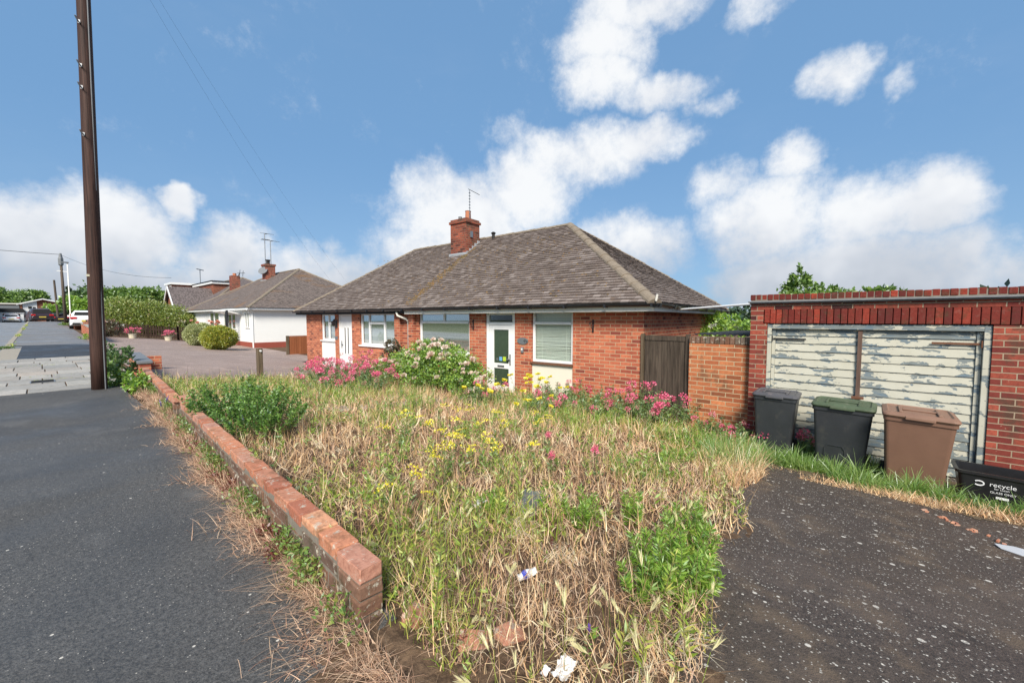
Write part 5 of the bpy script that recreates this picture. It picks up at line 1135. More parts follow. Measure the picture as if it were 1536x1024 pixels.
stalks(int(A_ * 34), near(1.3, 3.8), .16, .48, M['grass'], M['stem'], .055, 'leafy_stalks', .14); stalks(int(A_ * 20), near(3.4, 10), .14, .34, M['leaf_rose'], M['stem'], .07, 'leafy_stalks', .0)
stalks(int(A_ * 26), lambda X, Y: (X < 1.25) & (Y < 2.1), .10, .24, M['grass'], M['stem'], .022, 'fine_weeds', -.2)
stalks(int(A_ * 30), lambda X, Y: (X < wall_x(Y) + .28) & (Y > 1.5), .16, .34, M['grass'], M['stem'], .04, 'wall_side_weeds', -.3)
# barley ears in the foreground
def barley(n, keepf, nm='barley_grass'):
    P = gpos(n, .9, 6.8, .3, 5, keepf); n = len(P); a = RNG.uniform(0, 2 * np.pi, n); h = RNG.uniform(.13, .27, n); ln = RNG.uniform(.05, .6, n)
    top = P + np.stack([np.cos(a) * np.sin(ln) * h, np.sin(a) * np.sin(ln) * h, np.cos(ln) * h], 1)
    S = stems_arr(P, top, np.zeros((n, 3))); stems_mesh(nm + '_stalks', S, .0013, .0010, M['grass']); tag(C.objects[-1], kind='stuff')
    dr = unit(np.stack([np.cos(a) * (np.sin(ln) + .35), np.sin(a) * (np.sin(ln) + .35), np.cos(ln) * .8], 1)); L0 = RNG.uniform(.05, .085, n)
    m_ = 26; t = np.tile(np.linspace(0, 1, m_), n); Q = np.repeat(top, m_, 0) + np.repeat(dr * L0[:, None], m_, 0) * t[:, None] * .62 - np.repeat(np.array([[0, 0, 1.]]), n * m_, 0) * (t ** 2 * .012)[:, None]
    D = unit(np.repeat(dr, m_, 0) * 1.0 + perp(np.repeat(dr, m_, 0)) * .24); leaves_mesh(nm, Q, D, np.repeat(L0, m_) * (.50 + .1 * RNG.uniform(0, 1, n * m_)), .0034, M['ear'], kind='stuff')
barley(int(A_ * 20), lambda X, Y: (np.hypot(X, Y) < 1.75) & (np.hypot(X, Y) > 1.05) & (X + Y < 2.5)); barley(int(A_ * .5 * 7), lambda X, Y: (np.hypot(X, Y) < 4.5) & (np.hypot(X, Y) > 1.9))
barley(int(A_ * 14), lambda X, Y: (np.abs(Y - drive_edge(X) - .15) < .2) & (np.hypot(X, Y) > 1.4))
# lush grass in front of the bins and along the drive
def patch(nm, n, cx, cy, rx, ry, rot, h0, h1, wd, mat, lean=.45, curl=1.0):
    q = np.sqrt(RNG.uniform(0, 1, n)); th = RNG.uniform(0, 2 * np.pi, n); u, v = q * np.cos(th) * rx, q * np.sin(th) * ry
    X = cx + u * math.cos(rot) - v * math.sin(rot); Y = cy + u * math.sin(rot) + v * math.cos(rot); P = np.stack([X, Y, g(X, Y)], 1)
    return blades(nm, P, RNG.uniform(h0, h1, n), wd * RNG.uniform(.6, 1.5, n), np.abs(RNG.normal(0, lean, n)), RNG.uniform(0, curl, n), mat, segs=4, kind='stuff')
patch('lush_grass', 1500, 6.15, .42, .16, .42, .1, .08, .24, .009, M['lush']); patch('lush_grass', 1300, 5.85, -.35, .15, .5, .12, .08, .24, .009, M['lush'])
patch('lush_grass', 500, 6.9, .42, .2, .12, 0, .08, .28, .009, M['lush']); patch('lush_grass', 500, 6.6, -.28, .2, .08, 0, .1, .3, .009, M['lush'])
patch('lush_grass', 1500, 5.9, -1.25, .2, .5, .1, .05, .16, .010, M['leaf_mid'], .7); patch('dry_grass', 1800, 5.62, -1.0, .16, .7, .12, .05, .14, .007, M['dry'], 1.1); patch('dry_grass', 900, 5.6, -.2, .12, .6, .12, .04, .12, .006, M['dry'], 1.2)
patch('lush_grass', 2200, 5.6, 1.05, .75, .28, .05, .12, .38, .009, M['lush'], .3, .6); patch('dry_grass', 1500, 5.2, .95, .9, .25, .05, .1, .35, .007, M['dry'], .4, .8)
for (cx, cy, rr, hh2) in ((6.2, .52, .08, .34), (6.12, .1, .08, .30), (6.0, -.12, .07, .38), (5.85, -.55, .08, .34), (5.8, -.8, .09, .30), (6.3, .75, .09, .30), (5.6, 1.0, .1, .36), (5.95, -1.35, .08, .22)):
    patch('lush_grass', 150, cx, cy, rr, rr, 0, hh2 * .5, hh2, .011, M['lush'], .5, 1.5)
patch('driveway_moss', 700, 6.1, .1, .35, 1.2, .1, .01, .04, .006, M['dry'], 1.2)

# ================================================================== GARDEN PLANTS (each its own)
def at(x, y): return (x, y, gz(x, y))
def valerian(x, y, h, rad, nst, nfl, label, pale=.38, per=46):
    t = thing('valerian', label, 'flowering plant', at(x, y), 0, 'pink valerian plants')
    h *= 1.15; S = clump(t, nst, rad, h, .45, .085, .03, per, M['leaf_valerian'], M['stem'], lean=.9, up=.5, topbias=.8)
    tops = S[:, -1]; pts = [Vector(tops[random.randrange(len(tops))]) + Vector((random.gauss(0, .02), random.gauss(0, .02), random.gauss(.01, .02))) for _ in range(nfl)]
    k = int(nfl * pale); heads(t, 'flower_head', pts[k:], FM['valerian'], (1.2, 2.5)); heads(t, 'flower_head', pts[:k], FM['valpale'], (.9, 1.6)); return t
VAL = [(4.9, 10.5, .62, .5, 36, 46, 'tall pink valerian at the far left end of the garden bed'), (4.3, 9.6, .50, .45, 30, 36, 'pink valerian nearer the post, left of the rose bush'), (3.9, 8.6, .42, .4, 26, 26, 'low pink valerian spreading into the straw left of the rose bush'),
       (5.9, 10.2, .75, .45, 34, 34, 'tall pink valerian in front of the white panel by the neighbour door'), (5.2, 9.2, .62, .5, 34, 34, 'bushy pink valerian at the left edge of the rose bush'),
       (4.6, 8.0, .55, .4, 26, 22, 'pink valerian sprawling in front of the rose bush'), (5.6, 5.5, .45, .35, 24, 7, 'valerian with few pink heads at the right foot of the rose bush'),
       (6.85, 3.9, .55, .35, 26, 12, 'pink valerian below the glazed white door'), (6.9, 2.95, .62, .42, 34, 22, 'pink valerian against the cream panel under the right window'),
       (6.75, 2.35 + .3, .5, .35, 30, 18, 'dense pink valerian at the bungalow corner by the gate'), (6.95, 4.6, .5, .3, 22, 6, 'valerian with sparse blooms between the yellow flowers and the door'),
       (7.0, 2.25, .50, .28, 22, 8, 'pink valerian leaning across the foot of the wooden gate'), (7.0, 1.55, .40, .26, 20, 7, 'short pink valerian at the foot of the orange brick wall'),
       (6.75, 1.22, .36, .22, 18, 9, 'low pink valerian beside the grey-lidded bin'), (7.0, .40, .45, .14, 10, 8, 'thin pink valerian rising between the grey-lidded and green-lidded bins'),
       (5.9, 4.25, .42, .30, 20, 8, 'pink valerian between the yellow flowers and the straw'), (6.3, 3.3, .42, .33, 26, 14, 'pink valerian at the front of the bed below the right window')]
for v in VAL: valerian(*v)
for (x, y, h, lb) in ((3.0, 2.1, .36, 'single pink valerian head left of the flat stone in the straw'), (3.3, 1.75, .38, 'single pink valerian head right of the flat stone in the straw'), (3.6, 2.55, .42, 'lone pale pink valerian stem further back in the straw')):
    t = thing('valerian', lb, 'flowering plant', at(x, y), 0, 'pink valerian plants'); S = clump(t, 3, .05, h, .2, .05, .018, 16, M['leaf_valerian'], M['stem'])
    p = Vector(S[0, -1]); heads(t, 'flower_head', [p, p + Vector((.02, .01, .03)), p + Vector((-.015, 0, .02))], FM['valerian'], (.8, 1.1))
# rose bush
def rose_bush():
    t = thing('rose_bush', 'large rose bush covered in pale pink blossoms under the bungalow front window', 'rose bush', at(6.05, 7.35))
    bl = [(-.1, 1.75, .40, .4, .5, .38), (-.15, 2.25, .32, .35, .4, .3), (-.3, -1.2, .3, .3, .4, .28), (0, 0, .62, .6, .95, .45), (0, .55, .85, .38, .45, .30), (-.1, .1, 1.0, .30, .4, .24), (-.1, -.75, .58, .42, .5, .38), (-.15, -.35, .92, .3, .36, .22), (.0, 1.05, .62, .42, .4, .36), (-.35, .3, .42, .35, .8, .34), (.1, -1.05, .40, .36, .36, .32), (0, 1.4, .45, .3, .35, .3)]
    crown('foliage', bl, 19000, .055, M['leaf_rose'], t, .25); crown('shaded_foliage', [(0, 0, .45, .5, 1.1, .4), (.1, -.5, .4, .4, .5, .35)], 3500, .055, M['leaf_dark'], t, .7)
    P0 = np.zeros((26, 3)); P0[:, :2] = RNG.normal(0, .12, (26, 2)); P1 = np.stack([RNG.normal(-.1, .3, 26), RNG.uniform(-1.2, 1.4, 26), RNG.uniform(.7, 1.2, 26)], 1)
    stems_mesh('stems', stems_arr(P0, P1, np.array([0, 0, .15]) * np.ones((26, 3))), .010, .004, M['stem_brown'], t)
    pts = []
    while len(pts) < 100:
        b = random.choice(bl); d = Vector((random.gauss(-.55, .8), random.gauss(-.35, .8), random.gauss(.3, .7))).normalized(); p = Vector((b[0] + d.x * b[3], b[1] + d.y * b[4], b[2] + d.z * b[5]))
        if p.z > .12: pts.append(p)
    heads(t, 'blossom', pts, FM['rose'], (1.3, 2.9)); return t
rose_bush()
t = thing('shrub', 'small dark plum-leaved shrub left of the rose bush by the neighbour door', 'shrub', at(6.35, 9.7))
crown('foliage', [(0, 0, .55, .3, .32, .42), (0, .1, .9, .22, .2, .25), (-.05, -.3, .45, .25, .28, .3)], 2600, .07, M['leaf_plum'], t, .3); MB().tube([(0, 0, -.05), (0, .02, .8)], [.02, .01], 6).build('stem', M['bark'], t)
# leafy bush behind the street wall
def spurge(x, y, h, rad, nst, label, mat, per=44, L_=.042, W_=.013, name='leafy_bush'):
    t = thing(name, label, 'bush', at(x, y)); clump(t, nst, rad, h, .35, L_, W_, per, mat, M['stem'], lean=.85, tmin=.25, up=.55, topbias=2.2); return t
spurge(1.55, 5.6, .70, .38, 105, 'dense green leafy bush behind the street wall, left clump', M['leaf_bush'], 70, .05, .020)
spurge(1.55, 4.95, .62, .30, 95, 'dense green leafy bush behind the street wall, nearer right clump', M['leaf_bush'], 70, .05, .020)
# bright lance-leaved clumps by the drive
def golden(x, y, h, rad, nst, label, per=60): 
    t = thing('leafy_clump', label, 'plant', at(x, y)); clump(t, nst, rad, h, .5, .060, .0115, per, M['leaf_bright'], M['stem'], lean=.75, tmin=.10, up=.75, topbias=1.4); return t
golden(2.08, .68, .33, .17, 44, 'bright green narrow-leaved clump at the driveway edge, nearest the camera')
golden(2.32, .66, .40, .12, 22, 'taller bright green shoots on the right side of the big driveway-edge clump')
golden(1.92, .76, .22, .09, 9, 'lower yellow-green shoots on the left side of the big driveway-edge clump')
golden(2.72, .80, .32, .13, 20, 'bright green leafy shoots just behind the big clump at the driveway edge')
golden(2.42, 1.40, .34, .10, 14, 'bright green leafy shoots in the middle of the straw, right of the flat stone'); golden(2.72, 1.16, .28, .08, 10, 'small bright green shoots between the flat stone and the driveway clumps')
golden(2.0, 1.95, .26, .10, 9, 'yellow-green narrow-leaved shoots left of the flat stone'); golden(4.6, 1.55, .30, .14, 12, 'bright green shoots near the far end of the straw'); golden(5.9, 1.55, .34, .2, 16, 'bright green low clump at the foot of the gate path')
golden(4.2, 5.6, .3, .15, 12, 'green shoots in the middle of the back lawn'); golden(3.4, 3.6, .28, .12, 10, 'green shoots in the dry middle of the garden'); golden(4.7, 3.6, .3, .12, 10, 'green shoots toward the bungalow in the dry grass')
# ragwort / wild mustard
def yellowweed(x, y, h, nst, nfl, label, fm='umbel', leaf=.06, spread=.14, per=26):
    t = thing('yellow_wildflower', label, 'wildflower', at(x, y), 0, 'yellow wildflowers in the garden'); S = clump(t, nst, spread, h, .3, leaf, leaf * .22, per, M['leaf_mid'], M['stem'], lean=1.0, tmin=.05, up=.8, topbias=.6)
    tops = S[:, -1]; heads(t, 'flower_head', [Vector(tops[i % len(tops)]) + Vector((random.gauss(0, .03), random.gauss(0, .03), random.gauss(0, .015))) for i in range(nfl)], FM[fm], (.95, 1.5) if fm == 'umbel' else (1.1, 1.9)); return t
yellowweed(1.95, 2.35, .60, 6, 8, 'tall thin yellow-flowered weed rising in the middle of the garden', spread=.16); yellowweed(2.25, 2.75, .58, 5, 7, 'yellow-flowered weed just behind the tallest yellow one', spread=.15)
yellowweed(1.5, 2.25, .38, 4, 4, 'short yellow wildflower near the street wall', spread=.10); yellowweed(3.1, 3.0, .55, 4, 6, 'yellow wildflower among straw toward the bungalow', spread=.14); yellowweed(3.9, 2.9, .55, 4, 5, 'yellow wildflower below the cream panel, out in the straw', spread=.14)
yellowweed(2.75, 2.35, .52, 5, 7, 'yellow wildflower right of the tall thin yellow one', spread=.18); yellowweed(2.4, 3.6, .48, 4, 5, 'yellow wildflower in the straw behind the two tallest', spread=.14); yellowweed(3.4, 3.9, .50, 4, 5, 'yellow wildflower in the far middle of the lawn', spread=.14)
yellowweed(6.1, 4.7, .72, 16, 26, 'large clump of bright yellow flowers in front of the glazed door', 'yellow', .07, .38); yellowweed(5.2, 5.3, .50, 7, 9, 'smaller clump of yellow flowers right of the rose bush', 'yellow', .06, .2); yellowweed(5.0, 3.9, .50, 6, 7, 'yellow flowers in the straw in front of the right-hand window', 'yellow', .06, .25)
# dark dry seed stalks
t = thing('dock_plant', 'dark red-brown dock seed stalk beside the crushed can', 'plant', at(1.86, 1.30)); S = clump(t, 1, .01, .20, .05, .012, .006, 160, M['leaf_red'], M['stem_brown'], tmin=.3, topbias=1.)
t = thing('salvia', 'single purple flower spike in the foreground straw', 'wildflower', at(1.33, .74)); S = clump(t, 1, .005, .20, .02, .03, .01, 12, M['leaf_mid'], M['stem_brown']); heads(t, 'flower_spike', [Vector(S[0, -1]) + Vector((0, 0, .0))], FM['spike'], (.62, .63))
t = thing('salvia', 'small purple flower spike in front of the leafy bush behind the wall', 'wildflower', at(1.35, 4.9)); S = clump(t, 1, .02, .38, .1, .04, .012, 14, M['leaf_mid'], M['stem']); heads(t, 'flower_spike', [Vector(S[0, -1])], FM['spike'], (1, 1.1))
t = thing('salvia', 'purple flower spike at the gap in the street wall', 'wildflower', at(.98, 6.6)); t.location.z = 0; S = clump(t, 3, .05, .36, .2, .04, .012, 14, M['leaf_mid'], M['stem']); heads(t, 'flower_spike', [Vector(S[i, -1]) for i in range(2)], FM['spike'], (.9, 1.1))
def smallbush(x, y, h, rad, n, leaf, mat, label, z=None, name='weed_bush', cat='weed'):
    t = thing(name, label, cat, (x, y, gz(x, y) if z is None else z)); crown('foliage', [(0, 0, h * .5, rad * .8, rad * .8, h * .5), (rad * .4, rad * .3, h * .4, rad * .5, rad * .5, h * .4), (-rad * .4, -rad * .3, h * .4, rad * .5, rad * .5, h * .4)], n, leaf, mat, t, .35)
    MB().tube([(0, 0, -.03), (0, 0, h * .8)], [.012, .005], 5).build('stem', M['stem_brown'], t); return t
smallbush(.93, 10.9, .55, .22, 700, .07, M['leaf_mid'], 'green weeds growing up behind the base of the tall pole'); smallbush(1.12, 12.2, .70, .32, 1100, .07, M['leaf_dark'], 'tall green weeds against the dark-capped wall')
smallbush(1.05, 9.6, .35, .25, 700, .06, M['leaf_bright'], 'bright green weeds right of the base of the tall pole'); smallbush(1.3, 16.4, .25, .2, 400, .05, M['leaf_mid'], 'small weeds at the driveway corner beyond the tall pole'); smallbush(1.4, 19.5, .45, .2, 500, .07, M['leaf_dark'], 'weeds beside the slabs left of the neighbour driveway', name='weed_bush')
smallbush(1.5, 30, .25, .35, 600, .06, M['leaf_bright'], 'grass tuft at the foot of the street wall'); smallbush(1.55, 56, .18, .55, 700, .10, M['leaf_mid'], 'grass patch around the far lamp column', z=.72); smallbush(-.85, 24.2, .12, .22, 500, .05, M['leaf_mid'], 'grass tuft at the kerb by the pale slab', z=.15)
P = np.stack([RNG.normal(-.80, .04, 500), RNG.uniform(25, 62, 500), np.zeros(500)], 1); P[:, 2] = street(P[:, 1]); P = P[vnoise(P[:, 0], P[:, 1], .5, 2) > 0]
blades('kerb_grass', P, .12, .05, .6, .6, M['grass'], segs=2, kind='stuff')
# weeds in the slab joints
P = np.stack([RNG.uniform(-.45, 1.2, 260), np.repeat(RNG.choice([11.0, 11.55, 12.9, 13.6, 14.7, 16.2], 26), 10), np.zeros(260)], 1); P[:, 2] = street(P[:, 1]) + .003; P = P[vnoise(P[:, 0], P[:, 1], 1.3, 8) > .1]
blades('joint_weeds', P, .035, .012, .7, .5, M['grass'], segs=2, kind='stuff')

def roundbush(x, y, h, rad, n, leaf, mat, label, name='round_shrub', cat='shrub'):
    t = thing(name, label, cat, (x, y, gz(x, y))); d = unit(RNG.normal(size=(n, 3))); rr = RNG.uniform(.80, 1.0, (n, 1)) * (1 + .05 * np.sin(d[:, :1] * 9) + .04 * np.sin(d[:, 1:2] * 13))
    P = d * rr * [rad, rad, h * .5] + [0, 0, h * .5]; k = P[:, 2] > .02; P = P[k]; leaves_mesh('foliage', P, unit(d[k] + RNG.normal(0, .6, P.shape)), leaf * RNG.uniform(.6, 1.2, len(P)), leaf * .6, mat, t)
    MB().tube([(0, 0, -.05), (0, 0, h * .5)], [.04, .02], 6).build('stem', M['bark'], t); return t
# ---- loose things in the garden
t = thing('stone_slab', 'flat weathered grey stone lying in the middle of the dry grass', 'stone', (2.42, 1.86, gz(2.42, 1.86) + .012), .5); t.rotation_euler = (.02, -.06, .4)
MB().prism([(-.15, -.07), (-.06, -.12), (.04, -.10), (.13, -.13), (.19, -.05), (.15, .02), (.18, .09), (.05, .11), (-.02, .15), (-.12, .10), (-.19, .08), (-.16, .0)], 'z', -.02, .02).build('slab', plain('lichen_stone', (.13, .14, .14), .9, .35, 14, bumpd=.01, dirt=(.34, .33, .28)), t, bevel=.008)
t = thing('crushed_can', 'crushed white and blue drinks can lying in the dry grass', 'litter', (1.575, 1.235, gz(1.58, 1.23) + .045)); t.rotation_euler = (1.3, .25, .9)
rings = []
for k in range(9):
    q = k / 8; rings.append([(math.cos(a) * .024 * (1 + .22 * math.sin(3 * a + k * 1.4)), math.sin(a) * .024 * (.75 + .22 * math.cos(2 * a + k)), -.05 + .10 * q) for a in np.linspace(0, 2 * math.pi, 14, endpoint=False)])
MB().loft(rings).build('can', M['litter'], t); MB().loft([[(x * 1.03, y * 1.03, z) for x, y, z in r_] for r_ in rings[2:5]]).build('printed_band', M['blue'], t)
def crumple(name, label, loc, r, mat=M['litter']):
    t = thing(name, label, 'litter', loc); me = bpy.data.meshes.new('sheet'); bm = bmesh.new(); bmesh.ops.create_grid(bm, x_segments=12, y_segments=9, size=r)
    for v in bm.verts: v.co.z = random.uniform(-.22, .22) * r + .25 * r * math.sin(v.co.x / r * 3); v.co.x += random.uniform(-.1, .1) * r; v.co.y = v.co.y * .62 + random.uniform(-.1, .1) * r
    bm.to_mesh(me); bm.free(); link('paper', me, t, mat); return t
crumple('crumpled_wrapper', 'crumpled white plastic wrapper in the foreground straw', (1.20, .765, gz(1.2, .76) + .035), .048); crumple('crumpled_wrapper', 'tiny white scrap at the bottom edge of the garden', (1.13, .80, gz(1.1, .8) + .04), .02)
crumple('crumpled_wrapper', 'white scrap left of the flat stone in the grass', (2.02, 2.02, gz(2, 2) + .06), .05); crumple('crumpled_wrapper', 'white scrap on the ground at the foot of the wooden gate', (6.75, 2.02, gz(6.75, 2) + .05), .06)
t = thing('paper_scrap', 'flattened grey-white plastic sheet on the driveway at the right edge', 'litter', (4.55, -1.0, gz(4.55, -1.0) + .008), .0); MB().prism([(-.05, -.10), (-.01, -.13), (.05, -.11), (.07, .02), (.04, .12), (-.03, .10), (-.07, .01)], 'z', 0, .004).build('sheet', plain('grey_plastic', (.48, .50, .52), .5), t)
bk = [(1.02, 1.42, 'rubble brick lying at the broken near end of the street wall'), (1.22, 1.05, 'terracotta brick fragment half buried in the foreground straw'), (1.08, 1.12, 'second terracotta brick fragment low in the foreground straw')]
for x, y, lb in bk:
    t = thing('loose_brick', lb, 'brick', (x, y, gz(x, y) + .01), random.uniform(0, 3)); MB().obox((0, 0, -.02), (.04, 0, .012), (0, .06, .006), (0, 0, .028)).build('brick', M['coping'], t, bevel=.008)
mb = MB()
for k in range(38):
    q = random.random(); e1 = random.uniform(.006, .024); e2 = random.uniform(.004, .011); a_ = random.uniform(-.5, .5) - .5
    mb.obox((5.30 - 1.2 * q + random.gauss(0, .02), -.55 - .75 * q + random.gauss(0, .01), gz(5.3 - 1.2 * q, -1) + .004), (e1 * math.cos(a_), e1 * math.sin(a_), .002), (-e2 * math.sin(a_), e2 * math.cos(a_), 0), (0, 0, random.uniform(.003, .009)))
tag(mb.build('broken_edging', M['coping']), 'line of crumbled orange brick edging across the driveway', 'edging', kind='stuff')
pp = thing('timber_post', 'short weathered timber post at the edge of the neighbour driveway', 'post', at(3.32, 10.65))
MB().box(-.055, .055, -.06, .06, -.05, .80).build('post', M['postwood'], pp, bevel=.008); MB().tube([(0, -.06, .74), (0, -.10, .74)], .022, 8).build('bolt', M['white'], pp)
MB().obox((-.30, .05, .05), (.28, 0, .03), (0, .03, 0), (0, 0, .07)).build('fallen_rail', M['postwood'], pp)
pth = sheet('garden_path', M['concrete'], 2.9, 6.9, 6.05, 6.5, .2, .1, .02)

# ================================================================== FURTHER PLANTS, HEDGES, TREES
roundbush(5.75, 27.6, 1.24, .80, 16000, .07, M['leaf_vari'], 'round clipped cream-variegated shrub beside the neighbour driveway', name='round_shrub', cat='shrub'); roundbush(5.75, 24.2, 1.18, .78, 16000, .07, M['leaf_gold'], 'round clipped green and yellow shrub nearer the white bungalow', name='round_shrub', cat='shrub')
def fence_run(name, label, a, b, h, n):
    t = thing(name, label, 'fence', (a[0], a[1], 0)); dx, dy = b[0] - a[0], b[1] - a[1]; L_ = math.hypot(dx, dy); ux, uy = dx / L_, dy / L_; mb = MB()
    for k in range(n):
        q = (k + .5) / n; x, y = dx * q, dy * q; z = gz(a[0] + x, a[1] + y); mb.obox((x, y, z + h / 2 + .03), (ux * .045, uy * .045, 0), (-uy * .01, ux * .01, 0), (0, 0, h / 2))
    mb.build('pickets', M['picket'], t)
    for zz in (.22, .72):
        mb = MB(); mb.bar((0, 0, gz(*a) + h * zz), (dx, dy, gz(*b) + h * zz), .03, .08); mb.build('rail', M['picket'], t)
    for q in (0, .33, .66, 1.): x, y = dx * q, dy * q; MB().obox((x, y, gz(a[0] + x, a[1] + y) + h / 2), (.06, 0, 0), (0, .06, 0), (0, 0, h / 2 + .08)).build('post', M['picket'], t)
    return t
fence_run('picket_fence', 'dark brown picket fence in front of the tall flowering hedge', (2.0, 38.5), (6.1, 35.2), .80, 34); fence_run('picket_fence', 'short run of dark picket fence behind the round shrubs', (6.1, 35.2), (7.6, 30.5), .85, 26)
def planter(x, y, lb):
    t = thing('planter', lb, 'planter', (x, y, gz(x, y)), 0, 'cream planters by the picket fence'); MB().tube([(0, 0, 0), (0, 0, .22), (0, 0, .23), (0, 0, .27)], [.16, .185, .20, .20], 16).build('pot', M['creampot'], t)
    p = thing('potted_flowers', 'pink flowers growing in the ' + lb.split(',')[0], 'plant', (x, y, gz(x, y) + .24)); clump(p, 26, .30, .36, .4, .08, .03, 14, M['leaf_plum'], M['stem'], lean=1.0)
    heads(p, 'flower_head', [Vector((random.gauss(0, .22), random.gauss(0, .22), random.uniform(.10, .42))) for _ in range(20)], FM['valerian'], (1.5, 2.4)); return t
planter(3.62, 33.6, 'cream planter nearer the pavement, in front of the picket fence'); planter(5.15, 32.6, 'cream planter nearer the round shrubs, in front of the picket fence')
t = thing('flower_bed', 'red and pink flowering bushes right behind the tall pole, before the hedge', 'flowering plant', (2.65, 34.5, gz(2.6, 34.5))); crown('foliage', [(0, 0, .5, .6, .6, .45)], 1500, .11, M['leaf_plum'], t); heads(t, 'flower_head', [Vector((random.gauss(0, .4), random.gauss(0, .4), random.uniform(.4, 1.1))) for _ in range(16)], FM['valpale'], (2.5, 4))
t = thing('rose_bush', 'peach rose bush in front of the white bungalow, behind the round shrubs', 'rose bush', (7.1, 31.2, gz(7, 31))); crown('foliage', [(0, 0, .6, .6, .9, .55)], 1800, .10, M['leaf_olive'], t); heads(t, 'blossom', [Vector((random.gauss(-.1, .4), random.gauss(0, .6), random.uniform(.7, 1.5))) for _ in range(20)], FM['roseorange'], (2.2, 3.4))
def hedge(label, x, y, z, bl, n, leaf, mat, fl=0, fmesh='rose'):
    t = thing('hedge', label, 'hedge', (x, y, z)); crown('foliage', bl, n, leaf, mat, t, .25); MB().tube([(0, 0, -.2), (0, 0, 1.2)], [.1, .05], 6).build('trunk', M['bark'], t)
    if fl:
        pts = []
        for _ in range(fl): b = random.choice(bl); d = Vector((random.gauss(-.7, .7), random.gauss(-.7, .7), random.gauss(.2, .6))).normalized(); pts.append(Vector((b[0] + d.x * b[3], b[1] + d.y * b[4], b[2] + d.z * b[5])))
        heads(t, 'blossom', pts, FM[fmesh], (1.1, 1.9))
    return t
hedge('long rounded hedge dotted with pale blossom behind the picket fence', 5.0, 41.5, .15, [(-1.5, 1.6, .9, .6, .8, .9), (-1.0, .8, 1.35, 1.3, 1.6, 1.25), (.6, -.4, 1.3, 1.3, 1.4, 1.15), (1.8, -1.6, 1.05, 1.1, 1.2, 1.0), (.2, .0, .7, 2.0, 1.2, .8), (2.4, -2.4, .7, .8, .9, .75)], 42000, .115, M['leaf_hedge'], 60)
tree('tree', 'mid green rounded tree rising behind the blossom-dotted hedge', 'tree', 6.5, 57, .1, 4.7, 3.0, M['leaf_mid'], 14000, .28)
tree('tree', 'dark dense tree behind the tall pole, farthest of the trees over the hedge', 'tree', 5.8, 90, .3, 6.6, 3.8, M['leaf_dark'], 7000, .42)
tree('tree', 'bright green leafy tree immediately right of the far poles', 'tree', 3.9, 74, .3, 4.1, 2.2, M['leaf_bright'], 6000, .28, trh=.2)
tree('tree', 'bright green bush low behind the far poles', 'tree', 2.0, 100, .4, 3.5, 1.8, M['leaf_bright'], 3500, .3, trh=.15)
tree('conifer', 'thin spiky dark conifer standing behind the far lamp column', 'tree', 3.2, 96, .3, 6.9, .9, M['leaf_conifer'], 3500, .35, shape='cone')
tree('tree', 'broad dark green tree above the distant gabled house', 'tree', -3.0, 140, .0, 8.0, 5.0, M['leaf_mid'], 12000, .45, trh=.3)
tree('tree', 'tall light-leaved tree standing behind the brick garage', 'tree', 15.5, .55, -.6, 3.4, 1.5, M['leaf_mid'], 7000, .13, trh=.3, blobs=[(-.4, .6, 2.2, .8, .9, .5), (.2, .7, 2.75, .5, .5, .4), (.3, -.4, 2.2, .7, .8, .4), (-.2, .75, 3.2, .22, .22, .28), (.4, -.9, 2.6, .35, .4, .15), (.1, .1, 2.6, .4, .6, .25)])
tree('tree', 'small leafy treetop just showing over the garage parapet', 'tree', 16.5, -1.2, -.6, 3.3, 1.2, M['leaf_mid'], 2500, .13, blobs=[(0, 0.4, 2.6, .3, .3, .28), (0, 0, 2.3, .5, .6, .2)])
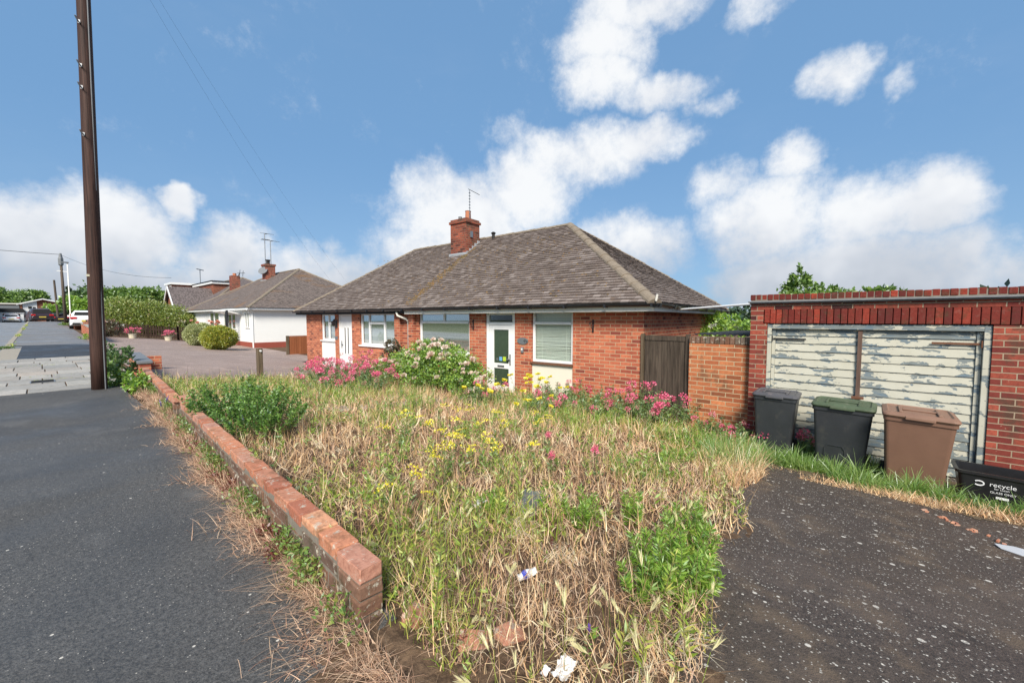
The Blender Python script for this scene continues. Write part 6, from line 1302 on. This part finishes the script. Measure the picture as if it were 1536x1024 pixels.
tree('shrub', 'white-flowering shrub between the bungalow side wall and the garage', 'shrub', 12.3, 4.0, -.6, 2.2, 1.2, M['leaf_bright'], 9000, .09, trh=.3, blobs=[(0, 0, 1.35, .9, 1.0, .55), (.2, -.7, 1.6, .7, .8, .45), (-.3, .3, .9, .8, .9, .6), (.5, -1.2, 1.5, .6, .7, .5)])
sh = C.objects[-2].parent; heads(sh, 'blossom', [Vector((-.6 + random.gauss(0, .25), random.gauss(-.3, .7), random.uniform(.9, 1.9))) for _ in range(26)], flower_mesh('blossom', 'cluster', M['white_petal']), (1.2, 2.4))
tree('tree', 'pale olive treetops beyond the right end of the bungalow roof', 'tree', 33, 16, -.5, 4.6, 4.5, M['leaf_olive'], 6000, .22, blobs=[(0, 0, 3.2, 2.5, 3.0, 1.1), (1, -3, 3.0, 2, 2.4, .9), (-1, 2.5, 2.6, 2, 2.4, .9)])
t = thing('tv_aerial', 'distant thin aerial rising from the trees right of the bungalow', 'aerial', (36, 14.0, 2)); MB().tube([(0, 0, 0), (0, 0, 3.4)], .05, 5).build('mast', M['metal'], t); MB().bar((-.3, -1.2, 3.1), (.3, 1.2, 3.2), .05).bar((-.2, -.3, 2.6), (.2, .6, 2.6), .06).build('elements', M['metal'], t)
# far backdrop of trees: one dark green wood
P = []
for k in range(60):
    x = RNG.uniform(80, 190); y = RNG.uniform(-60, 40); P.append((x, y, RNG.uniform(1, 3.5), RNG.uniform(3, 6), RNG.uniform(4, 8), RNG.uniform(1.5, 3)))
crown('distant_wood', P, 16000, 1.1, M['leaf_conifer'], None, .3); tag(C.objects[-1], kind='stuff')
gull = thing('gull', 'tiny white gull gliding high at the left of the sky', 'bird', (-9.5, 95, 37), .6)
MB().loft([[(-.5, -.02, 0), (-.5, .02, 0), (-.5, 0, .02)], [(0, -.12, 0), (0, .12, 0), (0, 0, .12)], [(.5, -.03, 0), (.5, .03, 0), (.5, 0, .03)]]).add([(-.1, .1, .05), (.2, .1, .05), (-.1, 1.1, .25), (-.1, -.1, .05), (.2, -.1, .05), (-.1, -1.1, .25)], [(0, 1, 2), (3, 5, 4)]).build('body', M['white'], gull)
